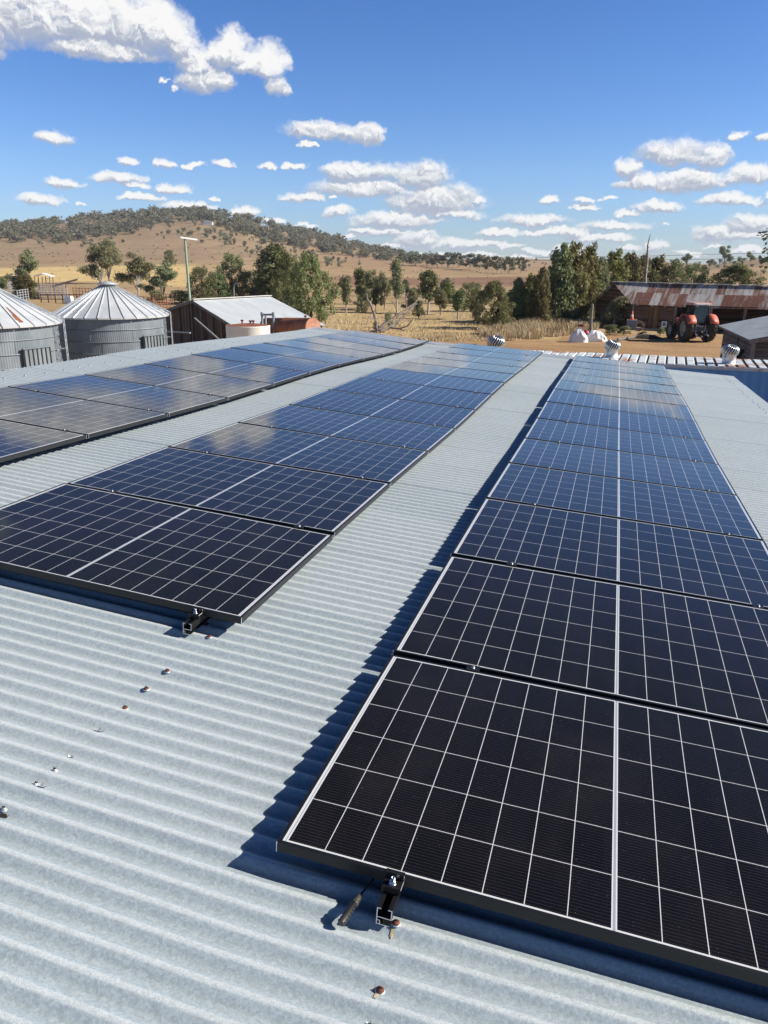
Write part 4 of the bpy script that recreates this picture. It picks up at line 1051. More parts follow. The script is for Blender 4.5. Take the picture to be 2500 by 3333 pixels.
b = MB(); b.box((.6, 0, .85), (1.9, .55, .60)); b.box((1.9, 0, .80), (1.4, .42, .45)); b.beam((0, -.75, .94), (0, .75, .94), .26, .26); b.beam((2.55, -.7, .68), (2.55, .7, .68), .2, .2)
b.box((-.25, 0, .75), (.5, .5, .7)); b.build('chassis', M['burnt'], t)
b = MB()
for s in (-.42, .42):
    b.beam((-.35, s*.7, .62), (-1.05, s, .52), .09, .10); b.beam((-.55, s*.85, 1.15), (-.85, s, .58), .07, .07); b.tube([(-.42, s*.8, .7), (-.6, s*.8, 1.25)], .06, 8)
b.beam((-.6, 0, .45), (-1.0, 0, .45), .1, .1); b.box((-.42, 0, .98), (.16, .5, .42)); b.beam((-.45, 0, 1.0), (-.95, 0, .75), .08, .08); b.build('hitch_arms', M['grey_steel'], t)
b = MB()
hood = [(.95, .46, 1.0), (.95, .44, 1.62), (2.2, .40, 1.52), (3.05, .34, 1.38), (3.18, .32, 1.0)]
vs = [V(x, y, z) for x, y, z in hood]+[V(x, -y, z) for x, y, z in hood]
b.add(vs, [(0, 1, 2, 4), (2, 3, 4), (5, 9, 7, 6), (7, 9, 8), (1, 6, 7, 2), (2, 7, 8, 3), (3, 8, 9, 4), (0, 4, 9, 5), (0, 5, 6, 1)]); b.build('bonnet', M['red_paint'], t, bevel=.04)
for s in (-1, 1):
    b = MB(); n_ = 11; vs = []
    for j in range(n_):
        a = R(15)+R(140)*j/(n_-1); rr_ = 1.04
        for yy in (.50, 1.14):
            for dr in (0, .05): vs.append((rr_*math.cos(a)*1.0+dr*math.cos(a), s*yy, .94+(rr_+dr)*math.sin(a)-(.06 if yy > 1 else 0)))
    fs = []
    for j in range(n_-1):
        o = j*4; fs += [(o+1, o+3, o+7, o+5), (o, o+4, o+6, o+2), (o+2, o+6, o+7, o+3), (o, o+1, o+5, o+4)]
    fs += [(0, 2, 3, 1), (4*n_-4, 4*n_-3, 4*n_-1, 4*n_-2)]
    b.add(vs, fs, 0, True); fe = b.build('fender', M['red_paint'], t)
    lb = MB(); lb.box((-.93, s*.9, 1.42), (.06, .26, .10)); lb.build('tail_light', M['orange'], fe)
cabp = [(-.42, .60, 1.35), (.98, .62, 1.30), (1.02, .52, 2.62), (-.34, .52, 2.62)]
b = MB(); vs = [V(x, y, z) for x, y, z in cabp]+[V(x, -y, z) for x, y, z in cabp]
b.add(vs, [(0, 1, 2, 3), (4, 7, 6, 5), (0, 3, 7, 4), (1, 5, 6, 2), (0, 4, 5, 1)]); b.build('cab_glass', M['dark_glass'], t)
b = MB()
for (x, y, z), (x2, y2, z2) in ((cabp[0], cabp[3]), (cabp[1], cabp[2])):
    for s in (-1, 1): b.beam((x, s*y, z), (x2, s*y2, z2), .085, .085)
b.beam((.35, .63, 1.3), (.38, .53, 2.62), .06, .06); b.beam((.35, -.63, 1.3), (.38, -.53, 2.62), .06, .06)
b.beam((-.43, .6, 1.36), (-.43, -.6, 1.36), .09, .09); b.build('cab_frame', M['dark'], t)
b = MB(); b.box((.32, 0, 2.70), (1.62, 1.34, .18), 0, None, .9); b.box((-.44, 0, 2.68), (.10, 1.0, .12), 1); b.build('cab_roof', [varied('faded_pink_roof', (.42, .20, .16), (.52, .33, .28), 3, .6), M['white_paint']], t, bevel=.03)
b = MB(); b.box((-.46, -.42, 2.57), (.08, .16, .09)); b.box((-.46, .42, 2.57), (.08, .16, .09)); b.build('work_light', M['grey_box'], t)
b = MB(); b.lathe([(.07, 2.72), (.07, 2.90), (.05, 2.95), (.001, 2.96)], 14, (-.30, -.60, 0)); b.build('beacon', M['orange'], t)
for s in (-1, 1):
    b = MB(); b.tube([(.95, s*.55, 2.3), (1.0, s*.98, 2.35)], .02, 6); b.box((1.0, s*1.02, 2.15), (.05, .18, .40)); b.build('mirror', M['burnt'], t)
b = MB(); b.tube([(1.05, -.5, 1.5), (1.05, -.5, 2.6)], .05, 8); b.build('exhaust', M['grey_steel'], t)
b = MB(); b.tube([(1.2, .55, 1.2), (2.3, .62, 1.55), (3.4, .62, .8)], .07, 8); b.tube([(1.2, -.55, 1.2), (2.3, -.62, 1.55), (3.4, -.62, .8)], .07, 8); b.build('loader_arm', M['red_paint'], t)

# --- bits and pieces of the yard
def bag(px0, px1, py0, py1, label, ridge, seed):
    """slumped bulk bag: ridge = height of the crumpled top along its width"""
    p = atz((px0+px1)/2, py1, 0); s = mpp(p); w_, h_ = (px1-px0)*s, (py1-py0)*s
    b = MB(); n_, m_ = 44, 18; vs = []
    fr = [i/(len(ridge)-1)*2-1 for i in range(len(ridge))]
    for j in range(m_+1):
        q = j/m_
        for k in range(n_):
            a = 2*math.pi*k/n_; ca, sa = math.cos(a), math.sin(a)
            r_ = (1-q**4)**.5 if q < 1 else 0
            sq = max(abs(ca), abs(sa))**-.35           # slightly square footprint
            x, y = ca*r_*sq, sa*r_*sq*.62
            hgt = h_*float(np.interp(x, fr, ridge))
            fold = .13*MN.noise(Vector((ca*2.6+seed, sa*2.6, q*2.2)))+.10*abs(MN.noise(Vector((ca*6+seed, sa*6, q*1.3))))
            vs.append((w_/2*x*(1+fold*(1-q)), w_/2*y*(1+fold*1.4), hgt*q*(1+1.3*fold*q)+.03*w_*abs(MN.noise(Vector((x*5, y*5, seed))))*q))
    b.add(vs, [(j*n_+k, j*n_+(k+1) % n_, (j+1)*n_+(k+1) % n_, (j+1)*n_+k) for j in range(m_) for k in range(n_)], 0, False)
    t = b.build('bulk_bag', M['white_bag']); t.location = (p.x, p.y+w_*.3, 0); tag(t, label, 'bulk bag', 'white bulk bags on the dirt')
bag(1851, 1910, 1074, 1115, 'taller peaked white bulk bag slumped on the dirt, on the left of two', (.5, .72, .88, .97, 1.0, .95, .84, .72, .6), 3)
bag(1902, 1974, 1079, 1112, 'wider flat white bulk bag slumped beside the peaked bag', (.6, .82, .96, 1.0, .97, .93, .85, .7, .5), 8)
p = atz(1905, 1098, 0); b = MB(); b.smooth = True
b.lathe([(.30, 0), (.34, .2), (.26, .42), (.12, .60), (.001, .62)], 14); o = b.build('red_sack', M['red_cloth']); o.location = p+V(0, .5, .0); o.scale = (.95, .8, .85); tag(o, 'crumpled red plastic sack between the two white bulk bags', 'sack')
p = atz(1893, 1088, 0); t = thing('rusty_bucket', 'rust rimmed pale bucket standing behind the white bags', 'bucket', V(p.x, p.y, 0)); b = MB(); b.lathe([(.001, .0), (.30, 0), (.34, .62), (.36, .62), (.36, .80), (.33, .80), (.33, .7), (.001, .7)], 20); b.build('bucket_body', M['tank_white'], t); b = MB(); b.lathe([(.365, .62), (.37, .81), (.32, .82)], 20); b.build('rim', M['rust'], t)
# grey box with a cone on it, on a small steel stand
p = atz(2053, 1086, 0); t = thing('steel_stand', 'low pipe stand with a wooden top in front of the barn corner', 'stand', V(p.x, p.y+.1, 0)); b = MB()
for x in (-.9, .5, 3.4):
    b.tube([(x, 0, 0), (x, 0, .42)], .025, 6)
b.tube([(-.9, 0, .42), (3.4, -.5, .42)], .025, 6); b.build('pipe_frame', M['grey_steel'], t); b = MB(); b.box((0, .2, .46), (1.5, .8, .06)); b.build('top_board', M['timber'], t)
q = V(p.x, p.y+.3, .49); t = thing('toolbox', 'grey metal box on the pipe stand, holding up the traffic cone', 'box', q); b = MB(); b.box((0, 0, .27), (.80, .5, .52)); b.build('box_body', M['grey_box'], t, bevel=.02); b = MB(); b.box((0, 0, .56), (.84, .54, .08)); b.box((0, -.27, .36), (.7, .02, .05)); b.build('box_lid', varied('worn_box_lid', (.28, .29, .30), (.38, .38, .38), 4), t)
t = thing('traffic_cone', 'orange traffic cone with a pale band on top of the grey box', 'traffic cone', q+V(-.02, .05, .60)); b = MB(); b.box((0, 0, .02), (.36, .36, .04)); b.lathe([(.15, .04), (.105, .25)], 20); b.lathe([(.075, .42), (.03, .68), (.001, .69)], 20); b.build('cone_body', M['orange'], t); b = MB(); b.lathe([(.106, .25), (.076, .42)], 20); b.build('band', M['white_paint'], t)
p = atz(2078, 1078, 0); t = thing('wire_coil', 'coil of old rusty wire leaning by the barn door', 'wire coil', V(p.x, p.y-.1, .45)); b = MB()
for k in range(7): b.tube([( (.42-.03*k)*math.cos(a), .03*k-.1+.02*math.sin(a*3), (.42-.03*k)*math.sin(a)) for a in [2*math.pi*i/24 for i in range(25)]], .022, 5)
for k in range(9):
    a = k*.7; b.tube([(.35*math.cos(a), 0, .35*math.sin(a)), (.6*math.cos(a), -.1, .62*math.sin(a)+.1)], .01, 4)
b.build('coil', M['dead_wood'], t)
p = atz(2159, 1080, 0); t = thing('white_floodlight', 'small white framed floodlight panel on the ground left of tractor wheel', 'floodlight', V(p.x, p.y, 0)); b = MB(); b.box((0, 0, .62), (.42, .05, .48), 0, Matrix.Rotation(R(-14), 3, 'X')); b.build('white_frame', M['white_paint'], t); b = MB(); b.box((0, -.035, .62), (.26, .03, .30), 0, Matrix.Rotation(R(-14), 3, 'X')); b.build('lamp_face', M['grey_box'], t); b = MB(); b.tube([(0, .1, 0), (0, .03, .5)], .03, 6); b.build('leg', M['grey_steel'], t)
p = atz(2176, 1090, 0); t = thing('blue_drum', 'bright blue plastic drum in the barn bay beside the tractor', 'drum', V(4.62, 72.9, 0)); b = MB(); b.lathe([(.001, 1.25), (.22, 1.25), (.24, 1.32), (.24, 1.8), (.2, 1.88), (.001, 1.9)], 24); b.build('drum_body', M['blue_plastic'], t); b = MB(); b.tube([(0, 0, 0), (0, 0, 1.25)], .07, 8); b.build('post', M['timber'], t)
p = atz(2095, 1103, 0); t = thing('black_sheet', 'black rubber sheet lying on the dirt in front of barn door', 'rubber sheet', V(p.x, p.y, 0)); b = MB(); b.smooth = True
vs = []
for j in range(7):
    for i in range(15): vs.append((-1.0+i*.16+.1*j*.5, j*.14, .30*math.sin(i/14*math.pi)**.7*math.sin(min(1, j/6+.05)*math.pi)+.03*MN.noise(Vector((i*.7, j*.9, 0)))+.02))
b.add(vs, [(j*15+i, j*15+i+1, (j+1)*15+i+1, (j+1)*15+i) for j in range(6) for i in range(14)]); b.build('sheet', M['burnt'], t)
for (x0, y0, x1, y1, z1, nm) in ((1868, 1041, 1925, 1080, .8, 'dark timber beam propped across the grass behind the bags'), (2010, 1110, 2120, 1093, .12, 'long grey plank lying along the edge of the dirt yard')):
    p = atz(x1, y1, 0); q = atz(x0, y0+40 if z1 > 1 else y0, 0); b = MB(); b.beam((0, 0, .15), (q.x-p.x, q.y-p.y, z1), .14, .14); o = b.build('timber_beam', M['timber']); o.location = p; tag(o, nm, 'beam', 'loose timber on the ground')
# old posts in the grass
for i, (x, yt, yb, lean, nm) in enumerate(((1727, 978, 1056, .03, 'grey split post on the left of three old posts in the dry grass'), (1812, 980, 1052, -.05, 'forked weathered old post in front of the tallest cypress'), (1921, 992, 1082, -.01, 'grey old post nearest the barn, behind the white bags'))):
    p = atz(x, yb, 0); s = mpp(p); h_ = (yb-yt)*s; rd = random.Random(i)
    b = MB(); b.tube([(lean*h_*q+rd.uniform(-.02, .02), 0, h_*q) for q in (0, .2, .45, .7, .9, 1)], [.16, .14, .13, .125, .12, .09], 9)
    if i == 1: b.tube([(.16, 0, 0), (.12, 0, h_*.45), (.3, 0, h_*.6)], [.13, .1, .05], 8)
    o = b.build('old_post', M['timber']); o.location = p; tag(o, nm, 'post', 'old timber posts')
# power pole with its crossarm, left
p = atD(619, 990, 70); t = thing('power_pole', 'tall green treated power pole with a white crossarm behind the timber shed', 'power pole', V(p.x, p.y, 0))
zt_ = atD(612, 768, 70).z; b = MB(); b.tube([(0, 0, 0), (-.03, 0, zt_*.5), (-.08, 0, zt_)], [.125, .11, .092], 14); b.build('pole', M['pole_green'], t)
q0, q1 = atD(587, 771, 69.8)-t.location, atD(642, 777, 70.2)-t.location; q0.z, q1.z = zt_-.12, zt_-.28
b = MB(); b.beam(q0, q1, .10, .13); b.build('crossarm', M['white_paint'], t)
b = MB()
for f_ in (.05, .3, .72, .95): q = q0.lerp(q1, f_); b.tube([q+V(0, 0, .05), q+V(0, 0, .20)], [.045, .03], 8)
b.build('insulator', M['grey_box'], t)
p = atD(762, 965, 64); t = thing('bent_pipe_post', 'thin grey pipe with a hooked top in front of the dark bushes', 'pipe', V(p.x, p.y, 0)); zt_ = atD(764, 922, 64).z
b = MB(); b.tube([(0, 0, 0), (0, 0, zt_-.35), (.08, 0, zt_-.1), (.3, 0, zt_), (.42, 0, zt_-.04)], .05, 8); b.build('pipe', M['grey_steel'], t)
# power lines across the sky on the right
for (ya, yb, nm) in ((827, 836, 'lower thin power line crossing the sky above the far field'), (824, 817, 'upper thin power line rising to the right across the clouds')):
    a, c = atD(1040, ya, 210), atD(2720, yb, 150); b = MB(); b.tube([a.lerp(c, k/16)-V(0, 0, 1.0*math.sin(math.pi*k/16)) for k in range(17)], .028, 5); o = b.build('power_line', M['wire']); tag(o, nm, 'power line', 'power lines over the field')

# --- cattle yards and sheds far left
def rails(x0, x1, yb0, yb1, hgt, n, nr, m_, label, rad=.035):
    a, c = hit(x0, yb0), hit(x1, yb1); t = thing('cattle_rail', label, 'rail fence', a, 0, 'steel rail fences of the cattle yards'); d_ = c-a; b = MB(); b2 = MB()
    for i in range(n+1):
        q = d_*(i/n); b.tube([q, q+V(0, 0, hgt)], rad*1.4, 6)
    for j in range(nr): b2.tube([V(0, 0, hgt*(j+.8)/nr), d_+V(0, 0, hgt*(j+.8)/nr)], rad, 5)
    b.build('posts', m_, t); b2.build('rails', m_, t)
rails(28, 212, 962, 966, 1.7, 12, 5, M['galvplain'], 'rear steel rail fence of the cattle yards beyond the left silo')
rails(118, 222, 974, 977, 1.7, 8, 5, M['galvplain'], 'nearer long steel rail fence between dark conifer and right silo')
rails(60, 95, 985, 979, 1.6, 4, 5, M['galvplain'], 'short steel rail fence panel below the dark conifer')
rails(135, 300, 985, 988, 1.2, 7, 2, M['rust'], 'rusty two rail fence in front of the cattle yards', .05)
rails(240, 300, 964, 966, 1.3, 6, 3, M['rust'], 'thin rusty fence end to the right of cattle yards')
rails(375, 500, 985, 1000, 1.2, 9, 3, M['rust'], 'wire and picket fence under the gum trees behind the silo')
rails(500, 640, 985, 985, 1.2, 10, 3, M['rust'], 'picket fence in front of the dark bushes beside the pole')
rails(500, 565, 1010, 1000, 1.0, 6, 3, M['rust'], 'low wire fence beside the timber shed gable')
def hut(x0, x1, yb, ht, roofm, wallm, label, open_=False):
    a, c = hit(x0, yb), hit(x1, yb); w_ = (c-a).length; t = thing('yard_shed', label, 'shed', a.lerp(c, .5), math.atan2((c-a).y, (c-a).x), 'small sheds by the cattle yards'); dpt = w_*.8
    b = MB()
    if open_:
        for x in (-w_/2, 0, w_/2):
            for y in (0, dpt): b.beam((x, y, 0), (x, y, ht), .12, .12)
        b.build('posts', M['timber'], t)
    else: b.box((0, dpt/2, ht/2), (w_, dpt, ht)); b.build('wall', wallm, t)
    b = MB(); ov = .3
    b.extr([(-w_/2-ov, -ov, ht), (0, -ov, ht+w_*.2), (w_/2+ov, -ov, ht), (w_/2+ov, -ov, ht+.08), (0, -ov, ht+w_*.2+.08), (-w_/2-ov, -ov, ht+.08)], (0, dpt+2*ov, 0)); b.build('roof', roofm, t)
hut(32, 62, 948, 2.6, M['grey_steel'], M['white_paint'], 'small white shed with a grey roof behind the dark conifer')
hut(118, 166, 946, 2.4, M['shed_roof_pale'], M['timber'], 'open sided shed with pale roof right of the dark conifer', True)
a, c = hit(172, 938)+V(0, 0, .4), hit(172, 938); c = a+(atD(253, 909, math.hypot(a.x, a.y)-2)-a); b = MB(); b.tube([V(0, 0, 0), c-a], [.22, .18], 8); b.beam((c-a)*.45-V(0, 0, 1.5), (c-a)*.55, .1, .1); o = b.build('grain_auger', M['dead_wood']); o.location = a; tag(o, 'long thin auger tube leaning up across the yellow paddock', 'auger')
p = hit(370, 986); o = MB().box((0, 0, .45), (1.6, .7, .8)).build('white_trough', M['white_paint']); o.location = p; tag(o, 'small white trough between the silo and the rail fences', 'trough')
p = hit(226, 988); o = MB().box((0, 0, .5), (1.2, .7, .9), None, None, .75).build('white_bin', M['white_paint']); o.location = p; tag(o, 'white bin left of the right silo roof by the rusty fence', 'bin')
p = hit(678, 733); t = thing('hilltop_hut', 'tiny white hut near the top of the bare hill', 'hut', p, .3); b = MB(); b.box((0, 0, 1.6), (9, 5, 3.2)); b.build('wall', M['white_paint'], t); b = MB(); b.extr([(-4.8, -2.8, 3.2), (0, -2.8, 4.4), (4.8, -2.8, 3.2)], (0, 5.6, 0)); b.build('roof', M['white_paint'], t)

# ------------------------------------------------------------------ trees: unit height prototypes, copied with their parts
def leaves(clumps, n, size, seed, droop=0.0, aspect=1.6, shell=.55):
    """n leaf sprays spread through ellipsoid clumps (x, y, z, rx, ry, rz)"""
    r_ = np.random.default_rng(seed); cl = np.array(clumps, float)
    wgt = (cl[:, 3]*cl[:, 4]*cl[:, 5])**.75; idx = r_.choice(len(cl), n, p=wgt/wgt.sum()); c = cl[idx]
    d = r_.normal(size=(n, 3)); d /= np.linalg.norm(d, axis=1)[:, None]
    rad = shell+(1-shell)*r_.random(n)**.6; rad *= 1+.18*r_.normal(size=n)
    p = c[:, :3]+d*rad[:, None]*c[:, 3:]
    nrm = d*.55+r_.normal(size=(n, 3))*.6+np.array([0, 0, .25]); nrm /= np.linalg.norm(nrm, axis=1)[:, None]
    t_ = np.cross(nrm, r_.normal(size=(n, 3))); t_[:, 2] -= droop*2; t_ -= nrm*(t_*nrm).sum(1)[:, None]; t_ /= np.linalg.norm(t_, axis=1)[:, None]
    s_ = np.cross(nrm, t_); L_ = size*(.6+.8*r_.random(n))
    a = t_*(L_*aspect/2)[:, None]; b_ = s_*(L_*.5)[:, None]
    v = np.stack([p-a, p+b_*.9-a*.1, p+a, p-b_*.9+a*.1], 1).reshape(-1, 3)
    v[:, 2] = np.maximum(v[:, 2], .004)
    return v, np.arange(4*n).reshape(-1, 4)
def leafmesh(name, clumps, n, size, seed, m_, **kw):
    v, f_ = leaves(clumps, n, size, seed, **kw); me = bpy.data.meshes.new(name); me.from_pydata(v.tolist(), [], f_.tolist()); me.materials.append(m_); return me
def limbs(segs):
    b = MB()
    for pts, rad in segs: b.tube(pts, rad, 7)
    return b
def proto_tree(kind, seed):
    rd = random.Random(seed); cl = []; sg = []
    if kind == 'gum':                                  # open crown on forked limbs
        fork = rd.uniform(.12, .20); tx, ty = rd.uniform(-.04, .04), rd.uniform(-.04, .04)
        sg.append(([(0, 0, 0), (tx*.5, ty*.5, fork*.5), (tx, ty, fork)], [.020, .017, .015]))
        for i in range(7):
            a = i*2.4+rd.uniform(-.4, .4); up = rd.uniform(.36, .94) if i else .96; out = rd.uniform(.16, .42)*(1.25-up*.6)
            e = (tx+out*math.cos(a), ty+out*math.sin(a), up); mid = (tx+e[0]*.38, ty+e[1]*.38, fork+(up-fork)*.55)
            sg.append(([(tx, ty, fork*.92), mid, e], [.011, .008, .003]))
            for q in range(3):
                f_ = (.55, .8, 1.02)[q]; r_ = rd.uniform(.095, .165)
                cl.append((mid[0]+(e[0]-mid[0])*f_+rd.uniform(-.09, .09), mid[1]+(e[1]-mid[1])*f_+rd.uniform(-.09, .09), mid[2]+(e[2]-mid[2])*f_+rd.uniform(-.05, .04), r_, r_, r_*rd.uniform(.55, .85)))
        me = leafmesh('gum_leaves', cl, 6500, .026, seed, M['leaf_gum'], droop=.5, shell=.3); bk = M['pale_bark'] if seed % 2 else M['bark']
    elif kind == 'fargum':                             # low wide paddock gum
        sg.append(([(0, 0, 0), (.02, 0, .25), (0, .02, .5)], [.028, .022, .010])); sg.append(([(.01, 0, .15), (.2, .05, .5)], [.014, .004])); sg.append(([(.01, 0, .12), (-.22, 0, .45)], [.014, .004]))
        for i in range(22):
            a = i*2.4; z = rd.uniform(.26, .90); env = .46*math.sqrt(max(.05, 1-((z-.5)/.52)**2)); o_ = env*rd.uniform(.3, 1); r_ = rd.uniform(.09, .16)
            cl.append((o_*math.cos(a), o_*math.sin(a), z, r_, r_, r_*.75))
        me = leafmesh('far_gum_leaves', cl, 1500, .06, seed, M['leaf_hill'], droop=.3, shell=.3); bk = M['pale_bark']
    elif kind == 'slim':                               # slim upright gum
        sg.append(([(0, 0, 0), (.01, .01, .4), (-.01, .02, .75), (0, 0, .96)], [.018, .014, .009, .003]))
        for i in range(15):
            z = .34+.64*(i+rd.random())/15; a = i*2.4; o_ = rd.uniform(.02, .11)*(1.25-z*.5); r_ = rd.uniform(.055, .10)
            cl.append((o_*math.cos(a), o_*math.sin(a), z, r_, r_, r_*1.3)); sg.append(([(0, 0, z-.12), (o_*math.cos(a), o_*math.sin(a), z)], [.006, .002]))
        me = leafmesh('slim_leaves', cl, 2600, .026, seed, M['leaf_gum'] if seed % 2 else M['leaf_dense'], droop=.6, shell=.3); bk = M['pale_bark']
    elif kind == 'cypress':                            # irregular cypress pine
        sg.append(([(0, 0, 0), (.005, 0, .5), (0, .005, .95)], [.024, .015, .004]))
        n_ = 40
        for i in range(n_):
            z = .08+.88*(i/(n_-1)); env = .235*(1-z)**.36*(1 if z > .2 else .7+z*1.5)*rd.uniform(.55, 1.15)+.010; a = i*2.4+rd.uniform(-.3, .3)
            o_ = env*rd.uniform(.45, 1.15); r_ = .022+env*rd.uniform(.26, .46)
            cl.append((o_*math.cos(a), o_*math.sin(a), z-.02, r_*.85, r_*.85, r_*rd.uniform(1.0, 1.5))); sg.append(([(0, 0, max(.03, z-.10)), (o_*math.cos(a), o_*math.sin(a), z)], [.007, .002]))
        me = leafmesh('cypress_leaves', cl, 6800, .021, seed, M['leaf_cyp'] if seed % 3 else M['leaf_dense'], droop=-.6, aspect=2.2, shell=.45); bk = M['bark']
    elif kind == 'dense':                              # wide dense evergreen
        sg.append(([(0, 0, 0), (.02, 0, .4), (0, 0, .8)], [.035, .022, .006]))
        for i in range(40):
            a = i*2.4; q = (i+.5)/40; z = .10+.86*q+rd.uniform(-.05, .05); env = .46*math.sqrt(max(.03, 1-(abs(z-.38)/.64)**2.2)); o_ = env*rd.uniform(.35, 1); r_ = rd.uniform(.08, .15)
            cl.append((o_*math.cos(a), o_*math.sin(a), z, r_, r_, r_*.85)); 
            if i % 3 == 0: sg.append(([(0, 0, z*.5), (o_*math.cos(a), o_*math.sin(a), z)], [.010, .003]))
        me = leafmesh('dense_leaves', cl, 7500, .024, seed, M['leaf_dense'], droop=.1, shell=.5); bk = M['bark']
    elif kind == 'pepper':                             # drooping pale green
        sg.append(([(0, 0, 0), (.05, 0, .3), (-.02, .03, .55)], [.035, .025, .012])); sg.append(([(.05, 0, .28), (.22, .05, .5)], [.018, .006])); sg.append(([(.03, 0, .25), (-.24, 0, .5)], [.016, .006]))
        for i in range(54):
            a = i*2.4; q = (i+.5)/46; z = .16+.78*q; env = .48*math.sqrt(max(.02, 1-((z-.30)/.68)**2)); o_ = env*rd.uniform(.5, 1.02); r_ = rd.uniform(.055, .11)
            cl.append((o_*math.cos(a)+rd.uniform(-.04, .04), o_*math.sin(a)+rd.uniform(-.04, .04), z, r_*1.1, r_*1.1, r_*1.15))
        me = leafmesh('pepper_leaves', cl, 10000, .019, seed, M['leaf_pale'], droop=.9, aspect=2.4, shell=.3); bk = M['bark']
    else:                                              # low bush
        sg.append(([(0, 0, 0), (.03, 0, .3), (.1, .05, .6)], [.03, .02, .006])); sg.append(([(0, 0, 0), (-.12, 0, .5)], [.022, .006]))
        for i in range(18):
            a = i*2.4; z = .2+.62*rd.random(); o_ = rd.uniform(.1, .48)*(1.1-z*.6); r_ = rd.uniform(.13, .22); cl.append((o_*math.cos(a), o_*math.sin(a), z, r_, r_, r_*.85))
        me = leafmesh('bush_leaves', cl, 2600, .045, seed, M['leaf_dense'] if seed % 2 else M['leaf_gum'], shell=.5); bk = M['bark']
    return limbs(sg), me, bk
WID = {'fargum': 1.0, 'gum': .86, 'slim': .34, 'cypress': .46, 'dense': 1.02, 'pepper': 1.04, 'bush': 1.06}
NM = {'fargum': 'gum_tree', 'gum': 'gum_tree', 'slim': 'slim_gum_tree', 'cypress': 'cypress_tree', 'dense': 'evergreen_tree', 'pepper': 'pepper_tree', 'bush': 'bush'}
protos = {}
def plant(kind, var, P, h, wid, label, cat, group=None, rz=None):
    key = (kind, var)
    if key not in protos:
        lb, me, bk = proto_tree(kind, 11+var*7+len(kind))
        o = thing(NM[kind], label, cat, P, 0, group); lb.build('trunk', bk, o)
        c = bpy.data.objects.new('crown', me); COL.objects.link(c); c.parent = o; protos[key] = o
    else:
        o = copy_tree(protos[key]); o['label'] = label; o['category'] = cat
        if group: o['group'] = group
        elif 'group' in o: del o['group']
    o.location = P; o.rotation_euler = (0, 0, random.uniform(0, 6.28) if rz is None else rz)
    sx = wid/WID[kind]; o.scale = (sx, sx, h); return o
